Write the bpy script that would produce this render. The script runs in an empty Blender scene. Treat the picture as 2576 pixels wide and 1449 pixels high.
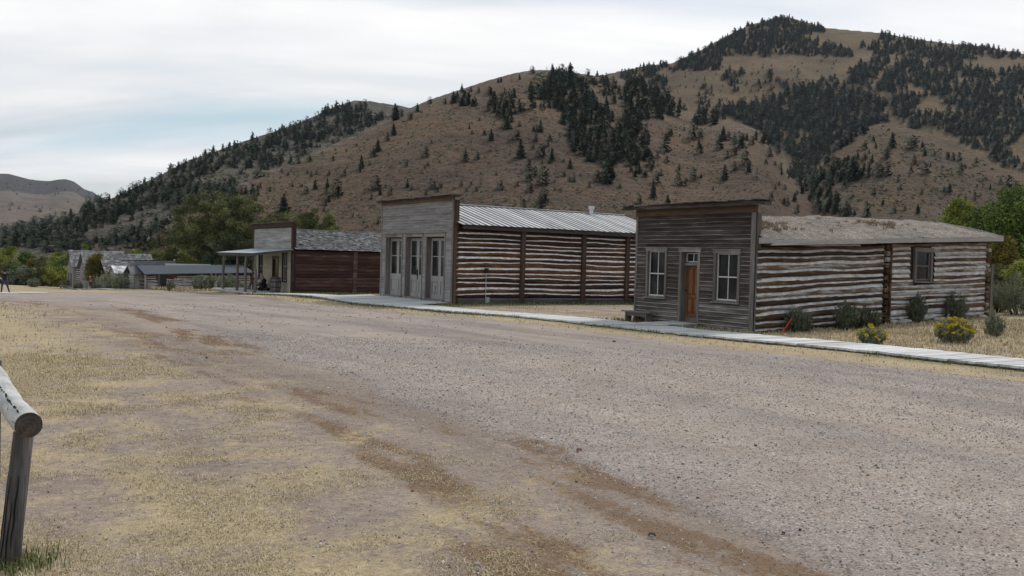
import bpy, math, random
import numpy as np
from mathutils import Vector, Matrix

# ------------------------------------------------------------------ frame of the place
# u runs down the street (away from the camera), v runs across it towards the buildings
F_PX = 2350.0; CXP, CYP = 1288.0, 724.5; ROLL = 0.027; PSI = math.radians(33)
PITCH = math.atan((CYP - 657.0) / F_PX)
EYE = np.array([0.0, 0.0, 1.6])
UU = np.array([-math.sin(PSI), math.cos(PSI), 0.0]); VV = np.array([math.cos(PSI), math.sin(PSI), 0.0])
scene = bpy.context.scene
COL = scene.collection
rnd = random.Random(7)

def uv(u, v, z=0.0):
    return Vector((UU[0]*u + VV[0]*v, UU[1]*u + VV[1]*v, z))

def rays(px, py):
    px = np.asarray(px, float); py = np.asarray(py, float)
    a = (px - CXP) / F_PX; b = (CYP - py) / F_PX
    c, s = math.cos(ROLL), math.sin(ROLL)
    a2 = c*a - s*b; b2 = s*a + c*b
    cp, sp = math.cos(PITCH), math.sin(PITCH)
    return np.stack([a2, cp + b2*sp, -sp + b2*cp], -1)

# ------------------------------------------------------------------ noise
def _h(ix, iy, seed):
    n = (ix.astype(np.int64)*374761393 + iy.astype(np.int64)*668265263 + seed*974634777) & 0xffffffff
    n = ((n ^ (n >> 13)) * 1274126177) & 0xffffffff
    return ((n ^ (n >> 16)) & 0xffff) / 65535.0
def vnoise(x, y, seed=0):
    x = np.asarray(x, float); y = np.asarray(y, float)
    ix = np.floor(x); iy = np.floor(y); fx = x-ix; fy = y-iy
    fx = fx*fx*(3-2*fx); fy = fy*fy*(3-2*fy)
    ix = ix.astype(np.int64); iy = iy.astype(np.int64)
    return (_h(ix,iy,seed)*(1-fx)*(1-fy)+_h(ix+1,iy,seed)*fx*(1-fy)+_h(ix,iy+1,seed)*(1-fx)*fy+_h(ix+1,iy+1,seed)*fx*fy)
def fbm(x, y, seed=0, octv=4, gain=0.5):
    s = 0; a = 1; t = 0
    for k in range(octv):
        s = s + a*(vnoise(np.asarray(x)*2**k+17.3*k, np.asarray(y)*2**k-9.1*k, seed+k)-0.5)*2; t += a; a *= gain
    return s/t
def sstep(a, b, x):
    t = np.clip((x-a)/(b-a), 0, 1); return t*t*(3-2*t)

# ------------------------------------------------------------------ terrain
CTRL = [(0,0,0),(5,1,-.1),(5.9,.5,-.18),(3.5,4.5,-.12),(9.8,4.8,-.05),(18,5.4,-.18),(37,6,-.54),(60,5,-1.4),(79,6,-1.87),
 (11,20.3,-.44),(23,20.3,-.54),(36,20.3,-.74),(46,20.3,-.9),(62,17.6,-1.15),(31,17.6,-.58),(16,17.6,-.46),(9.4,17.6,-.42),
 (21.5,23.5,-.57),(27.4,23.5,-.57),(21.5,37,-.2),(21.5,30,-.37),(16,24,-.42),(25,44,-.05),(41.8,23.5,-.72),(50.4,23.5,-.7),
 (41.8,35,-.7),(35,30,-.6),(65.4,23.5,-1.25),(75,23.5,-1.4),(65.4,30.4,-1.15),(87,22.7,-2.0),(95,24.8,-2.36),(104,22.8,-2.53),
 (118,24.4,-2.95),(118,34,-2.75),(125,22,-3.1),(131,22,-3.3),(128,19.5,-3.5),(151,20.7,-4.25),(157,21,-4.4),(157,15,-4.1),
 (140,5,-3.9),(120,10,-3.3),(100,10,-2.6),(-10,0,.1),(-10,20,-.2),(0,30,-.2),(0,-20,0),(60,-30,-1),(120,-40,-3),(200,20,-5),
 (200,-60,-5),(20,60,.3),(60,60,-.5),(110,60,-2.2),(-15,50,.2),(-40,10,.3),(0,90,1.2)]
_CTL = np.array(CTRL, float)
def _tps(r2): return 0.5*r2*np.log(r2+1e-6)
_NCT = len(_CTL)
_TPK = _tps((_CTL[:,None,0]-_CTL[None,:,0])**2+(_CTL[:,None,1]-_CTL[None,:,1])**2) + np.eye(_NCT)*2.0
_TPP = np.c_[np.ones(_NCT), _CTL[:,0], _CTL[:,1]]
_TPA = np.block([[_TPK,_TPP],[_TPP.T,np.zeros((3,3))]])
_TPW = np.linalg.solve(_TPA, np.r_[_CTL[:,2],0,0,0])
def near_h(u, v):
    out = _TPW[_NCT] + _TPW[_NCT+1]*u + _TPW[_NCT+2]*v
    for k in range(_NCT):
        out = out + _TPW[k]*_tps((u-_CTL[k,0])**2+(v-_CTL[k,1])**2)
    return out

def skyl(pts, R, Fo):
    p = np.array(pts, float); d = rays(p[:,0], p[:,1])
    az = np.arctan2(d[:,0], d[:,1]); te = d[:,2]/np.hypot(d[:,0], d[:,1])
    def azx(x): dd = rays(np.array([x]), np.array([600.0]))[0]; return math.atan2(dd[0], dd[1])
    Ra = (np.array([azx(x) for x,_ in R]), np.array([r for _,r in R], float))
    Fa = (np.array([azx(x) for x,_ in Fo]), np.array([r for _,r in Fo], float))
    return az, te, Ra, Fa
LAYERS = [
 skyl([(300,640),(380,596),(480,545),(560,503),(600,472),(650,447),(700,427),(780,394),(840,370),(900,340),(960,310),(1000,291),(1060,264),(1100,249),(1160,229),(1220,209),(1290,189),(1340,180),(1400,181),(1450,188),(1500,195),(1545,198),(1600,214),(1650,240),(1720,283),(1806,300),(1870,318),(1912,335),(1947,383),(1974,437),(2025,484),(2060,530),(2100,575),(2160,640)],
   [(300,250),(600,310),(840,390),(1000,450),(1340,560),(1545,600),(1750,560),(1920,480),(2060,380),(2160,300)], [(300,235),(600,200),(1000,190),(2160,200)]),
 skyl([(-200,640),(0,615),(60,604),(100,588),(140,572),(180,552),(221,532),(246,520),(300,500),(350,473),(400,449),(440,428),(480,408),(540,388),(600,366),(650,349),(700,333),(750,314),(800,293),(850,270),(890,258),(930,259),(960,264),(1010,271),(1060,282),(1150,305),(1400,380)],
   [(-200,380),(60,420),(300,520),(600,680),(880,850),(1400,900)], [(-200,250),(60,240),(300,235),(600,280),(900,400),(1400,500)]),
 skyl([(-900,400),(-500,410),(-200,436),(0,442),(22,442),(88,459),(124,461),(144,457),(164,455),(184,460),(199,470),(210,479),(232,487),(246,497),(300,520),(400,560),(560,620),(700,640)],
   [(-900,2300),(700,2700)], [(-900,800),(700,700)]),
 skyl([(1150,330),(1300,262),(1400,232),(1500,198),(1572,182),(1620,172),(1689,165),(1767,128),(1806,106),(1884,67),(1963,50),(1990,50),(2030,62),(2076,75),(2138,81),(2216,88),(2314,105),(2392,116),(2470,121),(2576,142),(2700,165),(2900,210),(3300,330),(3800,480)],
   [(1150,1050),(1700,1150),(1963,1400),(2576,1300),(3800,1000)], [(1150,620),(2576,620),(3800,400)]),
 skyl([(1930,640),(1960,590),(2000,540),(2030,478),(2060,432),(2100,386),(2158,338),(2190,321),(2216,315),(2260,319),(2314,335),(2370,355),(2431,378),(2470,400),(2509,425),(2560,440),(2620,455),(2750,490),(3000,560),(3300,640)],
   [(1930,300),(2000,400),(2216,520),(2431,500),(2620,450),(3300,350)], [(1930,240),(3300,230)]),
]
def base_h(u, v):
    return -np.clip(0.03*u, -0.5, 5.0) + 0.6*np.clip(v/80.0, 0, 3)
def height(x, y, want_layer=False):
    x = np.asarray(x, float); y = np.asarray(y, float)
    u = x*UU[0]+y*UU[1]; v = x*VV[0]+y*VV[1]
    r = np.hypot(x, y); az = np.arctan2(x, y)
    b = base_h(u, v) + 0.25*fbm(x/25, y/25, 3)
    z = b.copy() if hasattr(b,'copy') else np.array(b)
    m = r < 215
    if np.any(m):
        w = sstep(160, 215, r[m]); z[m] = near_h(u[m], v[m])*(1-w) + b[m]*w
    lay = np.full(z.shape, -1); tt = np.zeros(z.shape)
    far = r > 185
    if np.any(far):
        xf, yf, rf, af, zf = x[far], y[far], r[far], az[far], z[far]
        lf = np.full(zf.shape, -1); tf = np.zeros(zf.shape)
        for k,(A,te,Ra,Fa) in enumerate(LAYERS):
            e = np.interp(af, A, te, left=-1, right=-1); ok = e > -0.5
            R = np.interp(af, *Ra); Fo = np.interp(af, *Fa)
            ZR = EYE[2] + R*e
            t = (rf-Fo)/np.maximum(R-Fo, 5); tc = np.clip(t, 0, 1)
            g = 0.82*tc**1.12 + 0.18*np.sin(tc*math.pi/2)
            zb = np.interp(af, A, np.full(len(A), 0.0)) + zf*0 + base_h(xf*UU[0]+yf*UU[1], xf*VV[0]+yf*VV[1])
            amp = [7.0, 12.0, 34.0, 20.0, 7.0][k]; sc = [70., 90., 420., 200., 55.][k]
            gul = (1-np.abs(fbm(af*rf/sc*1.0, rf/sc/2.6, 40+k, 4))*2.2)
            n1 = fbm(xf/sc*1.7, yf/sc*1.7, 60+k, 4)
            hh = zb + (ZR-zb)*g - amp*np.sin(np.pi*tc)*(0.55*gul) + amp*0.35*np.sin(np.pi*tc)*n1 + amp*0.3*0.55
            hh = np.where(t > 1, ZR - 0.42*(rf-R)**2/(np.abs(rf-R)+45), hh)
            hh = np.where(t <= 0, -999, hh)
            hh = np.where(ok, hh, -999)
            up = hh > zf
            zf = np.where(up, hh, zf); lf = np.where(up, k, lf); tf = np.where(up, t, tf)
        z[far] = zf; lay[far] = lf; tt[far] = tf
    if want_layer: return z, lay, tt
    return z
def gz(x, y): return float(height(np.array([x]), np.array([y]))[0])
def guv(u, v):
    p = uv(u, v); return gz(p.x, p.y)
def hits(px, py, t0=3.0):
    """where the lines of sight through points of the photograph meet the ground"""
    d = rays(np.array(px, float), np.array(py, float)); n = len(d)
    t = np.full(n, float(t0)); res = np.full(n, np.nan); lo = t.copy()
    alive = np.ones(n, bool)
    while alive.any() and t[alive].min() < 3400:
        i = np.where(alive)[0]
        P = EYE + d[i]*t[i,None]
        under = height(P[:,0], P[:,1]) > P[:,2]
        hit = i[under]
        if len(hit):
            a = lo[hit].copy(); b = t[hit].copy()
            for _ in range(12):
                m = (a+b)/2; Q = EYE + d[hit]*m[:,None]
                un = height(Q[:,0], Q[:,1]) > Q[:,2]
                b = np.where(un, m, b); a = np.where(un, a, m)
            res[hit] = b; alive[hit] = False
        j = i[~under]; lo[j] = t[j]; t[j] = t[j]*1.02 + 0.02
        alive &= t < 3400
    P = EYE + d*res[:,None]
    return P, res

# ------------------------------------------------------------------ materials
MATS = {}
class NT:
    def __init__(s, name):
        s.m = bpy.data.materials.new(name); s.m.use_nodes = True; MATS[name] = s.m
        s.t = s.m.node_tree; s.t.nodes.clear()
        s.o = s.n('ShaderNodeOutputMaterial'); s.p = s.n('ShaderNodeBsdfPrincipled')
        s.t.links.new(s.p.outputs[0], s.o.inputs[0]); s.i('Specular IOR Level', 0.25)
    def n(s, ty, **k):
        x = s.t.nodes.new(ty)
        for a, b in k.items(): setattr(x, a, b)
        return x
    def L(s, a, b): s.t.links.new(a, b)
    def i(s, name, val):
        if hasattr(val, 'links'): s.L(val, s.p.inputs[name])
        else: s.p.inputs[name].default_value = val
    def co(s, scale=(1,1,1), kind='Object'):
        c = s.n('ShaderNodeTexCoord'); mp = s.n('ShaderNodeMapping'); mp.inputs['Scale'].default_value = scale
        s.L(c.outputs[kind], mp.inputs[0]); return mp.outputs[0]
    def noise(s, co, scale=1, det=4, rough=0.55, dist=0):
        x = s.n('ShaderNodeTexNoise'); s.L(co, x.inputs['Vector'])
        x.inputs['Scale'].default_value = scale; x.inputs['Detail'].default_value = det
        x.inputs['Roughness'].default_value = rough; x.inputs['Distortion'].default_value = dist
        return x.outputs['Fac']
    def vor(s, co, scale, feat='F1', out='Distance', rnd_=1.0):
        x = s.n('ShaderNodeTexVoronoi'); x.feature = feat; s.L(co, x.inputs['Vector'])
        x.inputs['Scale'].default_value = scale; x.inputs['Randomness'].default_value = rnd_
        return x.outputs[out]
    def ramp(s, fac, stops, interp='LINEAR'):
        x = s.n('ShaderNodeValToRGB'); s.L(fac, x.inputs[0]); e = x.color_ramp; e.interpolation = interp
        while len(e.elements) < len(stops): e.elements.new(0.5)
        for k,(p,c) in enumerate(stops):
            e.elements[k].position = p; e.elements[k].color = (c[0],c[1],c[2],1) if hasattr(c,'__len__') else (c,c,c,1)
        return x.outputs[0]
    def math(s, op, a, b=None, clamp=False):
        x = s.n('ShaderNodeMath', operation=op); x.use_clamp = clamp
        for k,q in enumerate((a,b)):
            if q is None: continue
            if hasattr(q,'links'): s.L(q, x.inputs[k])
            else: x.inputs[k].default_value = q
        return x.outputs[0]
    def mix(s, f, a, b, mode='MIX'):
        x = s.n('ShaderNodeMix', data_type='RGBA', blend_type=mode)
        for idx,q in ((0,f),(6,a),(7,b)):
            if hasattr(q,'links'): s.L(q, x.inputs[idx])
            elif idx == 0: x.inputs[0].default_value = q
            else: x.inputs[idx].default_value = (q[0],q[1],q[2],1)
        return x.outputs[2]
    def attr(s, name, out='Fac'):
        x = s.n('ShaderNodeAttribute'); x.attribute_name = name; return x.outputs[out]
    def bump(s, h, strength=0.5, dist=0.02, prev=None):
        x = s.n('ShaderNodeBump'); x.inputs['Strength'].default_value = strength; x.inputs['Distance'].default_value = dist
        s.L(h, x.inputs['Height'])
        if prev is not None: s.L(prev, x.inputs['Normal'])
        s.L(x.outputs[0], s.p.inputs['Normal']); return x.outputs[0]

def wood(name, stops, axis='y', g=22, along=0.9, rough=0.85, bump=0.35, bl=0.9, tonew=0.45, blw=0.4, amp=2.1, crack=0.6):
    """weathered wood, grain along the given axis; stops: colours over grain + blotches + the tone of each board"""
    N = NT(name); sc = {'x':(along,g,g),'y':(g,along,g),'z':(g,g,along)}[axis]
    sb = {'x':(.35,2.2,2.2),'y':(2.2,.35,2.2),'z':(2.2,2.2,.35)}[axis]
    gr = N.noise(N.co(sc), 1, 6, 0.65, 0.6); b = N.noise(N.co(sb), bl, 4, 0.6, 0.4); t = N.attr('tone')
    f = N.math('ADD', N.math('MULTIPLY', gr, 1-blw), N.math('MULTIPLY', b, blw))
    f = N.math('ADD', N.math('MULTIPLY', N.math('SUBTRACT', f, 0.5), amp), 0.5)
    f = N.math('ADD', f, N.math('MULTIPLY', N.math('SUBTRACT', t, 0.5), tonew*2), True)
    c = N.ramp(f, stops)
    fine = N.noise(N.co(tuple(q*3.2 for q in sc)), 1, 3, 0.7)
    c = N.mix(0.5, c, N.ramp(fine, [(0.3,0.35),(0.62,1.0)]), 'MULTIPLY')
    ck = N.noise(N.co(tuple(q*1.7 for q in sc)), 1, 4, 0.75, 1.5)
    c = N.mix(N.math('MULTIPLY', N.ramp(ck, [(0.34,1.0),(0.4,0.0)]), crack), c, (0.015,0.012,0.01))
    N.i('Base Color', c); N.i('Roughness', rough); N.bump(gr, bump, 0.02)
    return N.m
def plain(name, col, rough=0.8, metal=0.0, nz=0.0, scale=8):
    N = NT(name)
    if nz:
        f = N.noise(N.co(), scale, 5, 0.6)
        a = tuple(q*(1-nz) for q in col); b = tuple(min(1,q*(1+nz)) for q in col)
        N.i('Base Color', N.ramp(f, [(0.3,a),(0.7,b)])); N.bump(f, 0.3, 0.01)
    else: N.p.inputs['Base Color'].default_value = (*col,1)
    N.i('Roughness', rough); N.i('Metallic', metal); return N.m

# ------------------------------------------------------------------ meshes
class MB:
    def __init__(s): s.v=[]; s.f=[]; s.t=[]; s.m=[]
    def add(s, vs, fs, tone=0.5, mi=0):
        b = len(s.v); s.v.extend([tuple(q) for q in vs])
        for f in fs: s.f.append(tuple(i+b for i in f)); s.t.append(tone); s.m.append(mi)
    def box(s, a, b, tone=0.5, mi=0, fr=None, j=0.0):
        x0,y0,z0 = a; x1,y1,z1 = b
        vs = [(x0,y0,z0),(x1,y0,z0),(x1,y1,z0),(x0,y1,z0),(x0,y0,z1),(x1,y0,z1),(x1,y1,z1),(x0,y1,z1)]
        if j: vs = [tuple(q+rnd.uniform(-j,j) for q in p) for p in vs]
        if fr: vs = [fr(*p) for p in vs]
        s.add(vs, [(0,3,2,1),(4,5,6,7),(0,1,5,4),(1,2,6,5),(2,3,7,6),(3,0,4,7)], tone, mi)
    def tube(s, pts, rad, n=8, tone=0.5, mi=0, cap=True, squash=1.0):
        pts = [Vector(p) for p in pts]
        if not hasattr(rad,'__len__'): rad = [rad]*len(pts)
        rings=[]; prev=None
        for k,p in enumerate(pts):
            d = (pts[min(k+1,len(pts)-1)]-pts[max(k-1,0)]).normalized()
            a = Vector((0,0,1)) if abs(d.z)<0.95 else Vector((1,0,0))
            if prev is not None: a = prev
            x = d.cross(a); 
            if x.length < 1e-4: x = d.cross(Vector((0,1,0)))
            x.normalize(); y = x.cross(d).normalized(); prev = y
            rings.append([p + x*math.cos(2*math.pi*q/n)*rad[k] + y*math.sin(2*math.pi*q/n)*rad[k]*squash for q in range(n)])
        vs = [v for r in rings for v in r]; fs=[]
        for k in range(len(pts)-1):
            for q in range(n): fs.append((k*n+q, k*n+(q+1)%n, (k+1)*n+(q+1)%n, (k+1)*n+q))
        if cap: fs += [tuple(range(n))[::-1], tuple((len(pts)-1)*n+q for q in range(n))]
        s.add(vs, fs, tone, mi)
    def quad(s, p, tone=0.5, mi=0): s.add(p, [tuple(range(len(p)))], tone, mi)
    def obj(s, name, mats, parent=None, smooth=False, loc=None):
        me = bpy.data.meshes.new(name); me.from_pydata(s.v, [], s.f); 
        if not isinstance(mats,(list,tuple)): mats=[mats]
        for m in mats: me.materials.append(m)
        at = me.attributes.new('tone','FLOAT','FACE'); at.data.foreach_set('value', s.t)
        me.polygons.foreach_set('material_index', s.m)
        if smooth: me.polygons.foreach_set('use_smooth', [True]*len(s.f))
        me.update(); o = bpy.data.objects.new(name, me); COL.objects.link(o)
        if parent: o.parent = parent
        if loc is not None: o.location = loc
        return o
def mesh_np(name, V, Fc, mats, parent=None, vattr=None, fattr=None, mi=None, smooth=False, cattr=None):
    V = np.asarray(V, np.float32); Fc = np.asarray(Fc, np.int32); k = Fc.shape[1]; nf = len(Fc)
    me = bpy.data.meshes.new(name); me.vertices.add(len(V)); me.vertices.foreach_set('co', V.ravel())
    me.loops.add(nf*k); me.loops.foreach_set('vertex_index', Fc.ravel())
    me.polygons.add(nf); me.polygons.foreach_set('loop_start', np.arange(0, nf*k, k, dtype=np.int32))
    if not isinstance(mats,(list,tuple)): mats=[mats]
    for m in mats: me.materials.append(m)
    if mi is not None: me.polygons.foreach_set('material_index', np.asarray(mi, np.int32))
    if smooth: me.polygons.foreach_set('use_smooth', np.ones(nf, bool))
    for d,dom in ((vattr,'POINT'),(fattr,'FACE')):
        for a,val in (d or {}).items():
            at = me.attributes.new(a,'FLOAT',dom); at.data.foreach_set('value', np.asarray(val, np.float32).ravel())
    for a,val in (cattr or {}).items():
        at = me.attributes.new(a,'FLOAT_COLOR','POINT'); at.data.foreach_set('color', np.asarray(val, np.float32).ravel())
    me.update(calc_edges=True); me.validate()
    o = bpy.data.objects.new(name, me); COL.objects.link(o)
    if parent: o.parent = parent
    return o
def empty(name, loc, rz=0.0):
    o = bpy.data.objects.new(name, None); COL.objects.link(o); o.location = loc; o.rotation_euler = (0,0,rz)
    o.empty_display_size = 0.3; return o
def tag(o, label=None, cat=None, group=None, kind=None):
    if label: o['label'] = label
    if cat: o['category'] = cat
    if group: o['group'] = group
    if kind: o['kind'] = kind
    return o
def struct(o): o['kind'] = 'structure'; return o
# ================================================================== materials of the land
def hills_mat():
    N = NT('hill_grass_and_sage'); c = N.attr('hcol','Color'); co = N.co()
    big = N.noise(co, 0.03, 5, 0.6, 0.5); mid = N.noise(co, 0.35, 6, 0.7)
    c = N.mix(0.8, c, N.ramp(big, [(0.33,(0.66,0.66,0.68)),(0.5,(1,0.99,0.97)),(0.66,(1.3,1.18,1.0))]), 'MULTIPLY')
    c = N.mix(0.85, c, N.ramp(mid, [(0.32,(0.5,0.5,0.5)),(0.55,(1.0,1.0,1.0)),(0.75,(1.3,1.25,1.2))]), 'MULTIPLY')
    wv = N.noise(co, 0.6, 3, 0.6)
    v = N.vor(co, 0.55); v2 = N.vor(co, 0.17)
    d = N.attr('sage')
    thr = N.math('MULTIPLY', d, N.math('MULTIPLY', wv, 0.62))
    spot = N.math('LESS_THAN', v, thr)
    c = N.mix(N.math('MULTIPLY', spot, 0.75), c, (0.045,0.045,0.034))
    spot2 = N.math('LESS_THAN', v2, N.math('MULTIPLY', d, 0.2))
    c = N.mix(N.math('MULTIPLY', spot2, 0.7), c, (0.035,0.04,0.03))
    rk = N.attr('rock'); rn = N.noise(co, 0.22, 6, 0.75, 1.0)
    rf = N.math('MULTIPLY', rk, N.ramp(rn, [(0.5,0.0),(0.58,1.0)]))
    c = N.mix(rf, c, N.ramp(N.noise(co, 0.9, 5, 0.8), [(0.35,(0.05,0.045,0.045)),(0.5,(0.17,0.155,0.145)),(0.7,(0.3,0.27,0.25))]))
    N.i('Base Color', c); N.i('Roughness', 0.95); N.i('Specular IOR Level', 0.05)
    h = N.math('ADD', mid, N.math('MULTIPLY', N.math('SUBTRACT', 0.6, v), d))
    b = N.bump(h, 0.9, 1.2); N.bump(rn, 0.6, 3.0, b)
    return N.m
def ground_mat(name, road=False):
    N = NT(name); co = N.co()
    n1 = N.noise(co, 1.1, 8, 0.62, 0.4); n2 = N.noise(co, 9, 6, 0.65); n3 = N.noise(co, 45, 4, 0.7)
    cs = N.co((0.3,1,1)); 
    # gravel and dirt
    vs = N.vor(co, 75, out='Color'); vd = N.vor(co, 75); vb = N.vor(co, 30, out='Color')
    sepa = N.n('ShaderNodeSeparateColor'); N.L(vs, sepa.inputs[0]); sepb = N.n('ShaderNodeSeparateColor'); N.L(vb, sepb.inputs[0])
    grav = N.ramp(sepa.outputs[0], [(0.0,(0.14,0.12,0.108)),(0.25,(0.27,0.232,0.21)),(0.6,(0.36,0.314,0.288)),(0.9,(0.45,0.405,0.38)),(1.0,(0.6,0.57,0.545))])
    soil = N.ramp(n2, [(0.3,(0.17,0.135,0.112)),(0.7,(0.32,0.262,0.222))])
    gf = N.ramp(N.math('ADD', N.math('MULTIPLY', n1, 0.7), N.math('MULTIPLY', n3, 0.4)), [(0.4,0.25),(0.65,0.85)])
    if not road: grav = N.mix(1.0, grav, (1.0,0.96,0.86), 'MULTIPLY')
    base = N.mix(gf if road else N.math('MULTIPLY', gf, 0.6), soil, grav)
    base = N.mix(N.math('MULTIPLY', N.math('GREATER_THAN', sepb.outputs[1], 0.9), 0.3), base, (0.13,0.11,0.1))
    base = N.mix(0.55, base, N.ramp(N.noise(co, 0.28, 5, 0.6, 0.6), [(0.3,(0.82,0.79,0.8)),(0.5,(1,0.98,0.97)),(0.72,(1.16,1.12,1.04))]), 'MULTIPLY')
    tk = N.attr('track'); base = N.mix(0.9, base, N.ramp(tk, [(0.15,(0.8,0.775,0.78)),(0.45,(0.98,0.965,0.965)),(0.85,(1.17,1.13,1.07))]), 'MULTIPLY')
    dk = N.attr('dark'); base = N.mix(N.math('MULTIPLY', dk, N.ramp(n2,[(0.4,0.2),(0.6,0.75)])), base, (0.1,0.095,0.09))
    ru = N.attr('rust')
    rm = N.ramp(N.math('ADD', ru, N.math('MULTIPLY', N.math('SUBTRACT', n2, 0.5), 1.1)), [(0.42,0.0),(0.62,0.85)])
    base = N.mix(rm, base, N.ramp(n3, [(0.3,(0.098,0.06,0.036)),(0.65,(0.21,0.13,0.076))]))
    g = N.attr('grass')
    gm = N.ramp(N.math('ADD', g, N.math('ADD', N.math('MULTIPLY', N.math('SUBTRACT', n1, 0.52), 1.9), N.math('ADD', N.math('MULTIPLY', N.math('SUBTRACT', n2, 0.5), 1.0), N.math('MULTIPLY', N.math('SUBTRACT', n3, 0.5), 0.9)))), [(0.34,0.0),(0.7,0.95)])
    n4 = N.noise(N.co((1,1,1)), 22, 6, 0.75, 1.2)
    gc = N.ramp(n4, [(0.28,(0.16,0.125,0.08)),(0.46,(0.355,0.283,0.178)),(0.7,(0.57,0.48,0.325))])
    gc = N.mix(0.6, gc, N.ramp(N.noise(co, 0.6, 4, 0.6), [(0.35,(0.8,0.74,0.68)),(0.65,(1.08,1.02,0.94))]), 'MULTIPLY')
    gr = N.attr('green')
    gc = N.mix(N.math('MULTIPLY', gr, N.ramp(n2,[(0.35,0.35),(0.6,0.95)])), gc, N.ramp(n4, [(0.3,(0.06,0.065,0.025)),(0.7,(0.24,0.22,0.09))]))
    c = N.mix(gm, base, gc)
    N.i('Base Color', c); N.i('Roughness', 0.95); N.i('Specular IOR Level', 0.1)
    h = N.math('ADD', N.math('MULTIPLY', n2, 0.5), N.math('ADD', N.math('MULTIPLY', vd, -0.5), n3))
    N.bump(h, 0.6, 0.02)
    return N.m
M_HILL = hills_mat(); M_GROUND = ground_mat('ground_dirt_and_dry_grass'); M_ROAD = ground_mat('road_gravel', True)

# ------------------------------------------------------------------ where the gravel street runs
def vL(u):
    u = np.asarray(u, float)
    return np.interp(u, [-30,0,4,10,18,37,55,60,66,97], [3.4,3.9,4.3,4.9,5.5,6.3,6.4,2.5,-70,-70]) + 0.35*fbm(u/3.0, u*0+3, 5, 3)
def vR(u):
    u = np.asarray(u, float)
    return np.interp(u, [-30,9,16,31,62,85,97], [17.4,17.5,17.5,17.7,17.7,20.3,21.2]) + 0.3*fbm(u/2.5, u*0+9, 6, 3)
def road_in(u, v):
    """about +1 well inside the street, -1 well outside"""
    d = np.minimum(v-vL(u), vR(u)-v)
    d = np.minimum(d, 97 + 0.8*fbm(v/6, v*0, 8) - u)
    return d
def masks(x, y):
    u = x*UU[0]+y*UU[1]; v = x*VV[0]+y*VV[1]; d = road_in(u, v)
    n = fbm(x/2.2, y/2.2, 21, 4)
    left = v < 6
    # near side: grass grows thicker away from the street; far side: a verge and yards
    edge = vL(u) - v
    g_left = np.interp(edge, [-0.5,0.6,2.0,3.2,5.0,9], [0.05,0.24,0.44,0.64,0.82,0.95])
    strk = fbm(u/5.0, v/0.55, 31, 3)
    g_left = g_left + 0.16*strk - 0.5*np.exp(-(((u-9)/2.6)**2+((v+0.5)/1.3)**2)) + 0.12*fbm(u/2.5,v/1.0,35,3)
    e2 = v - vR(u)
    g_right = np.interp(e2, [-0.3,0.4,1.0,2.5,5.0,8,30], [0.2,0.62,0.85,0.82,0.6,0.7,0.6])
    g = np.where(v > 11, g_right, g_left)
    g = np.where(u > 97, 0.75 + 0.1*n, g)
    g = np.where(d > 0.25, 0.03 + 0.1*(strk>0.55), g)
    isl = np.exp(-(((u-79)/3.2)**2 + ((v-12.5)/4.0)**2)) ; g = np.maximum(g, isl*0.9)
    yard = (u > 28.5) & (u < 41) & (v > 22.2); g = np.where(yard, 0.42+0.12*n, g)
    # rusty litter in streaks along the near edge of the street
    ru = 0.8*np.exp(-((v-(vL(u)-0.1))/0.95)**2)*(0.8+1.1*strk) + 0.72*np.exp(-((v-(vL(u)-1.5))/0.55)**2)*(0.72+1.0*fbm(u/4.0,v/0.5,33,3))
    ru = ru*(0.78+0.75*fbm(u/0.9,v/0.22,37,3))*(0.95+0.5*fbm(u/3.1,v/1.2,38,2))
    ru = ru*(u<58) + 0.5*np.exp(-((v-16.2)/0.35)**2)*(strk>0.35)
    gr = 0.25*sstep(0.1,0.6,fbm(x/3.5,y/3.5,44,3))
    gr = gr + 0.85*np.exp(-((v-19.6)/0.45)**2)*(v>11)*(u<66)*sstep(0.0,0.4,fbm(u/4,v*0,12,2)+0.25)
    for (u0,u1,v0,v1,a) in ((51.5,66,21.8,24.5,1.0),(20.5,28.5,21.9,23.6,1.0),(40,42.6,22.5,37,0.8),(104,128,19,26,0.9),(75,104,18,22,0.35)):
        gr = gr + a*((u>u0)&(u<u1)&(v>v0)&(v<v1))
        if a >= .8: g = np.where((u>u0)&(u<u1)&(v>v0)&(v<v1), 0.85, g)
    gr = gr + 0.5*np.exp(-(((u-5.6)/0.8)**2+((v-0.3)/0.8)**2))
    dk = 0.55*np.exp(-((v-(vR(u)+0.1))/0.9)**2)*(u>50)*(u<97) + 0.5*sstep(0.35,0.6,fbm(u/7,v/1.6,51,3))*(d>0)
    dk = dk + 0.5*np.exp(-(((u-62)/4)**2+((v-1)/5)**2)) + 0.35*sstep(0.2,0.6,fbm(u/9,v/0.45,55,3))*(d>0.3)
    trk = 0.5+0.55*fbm(u/11,v/0.75,57,4)+0.3*fbm(u/14,v/3.5,58,3)
    return np.clip(g,0,1), np.clip(ru,0,1), np.clip(gr,0,1), np.clip(dk,0,1), np.clip(trk,0,1)

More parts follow.
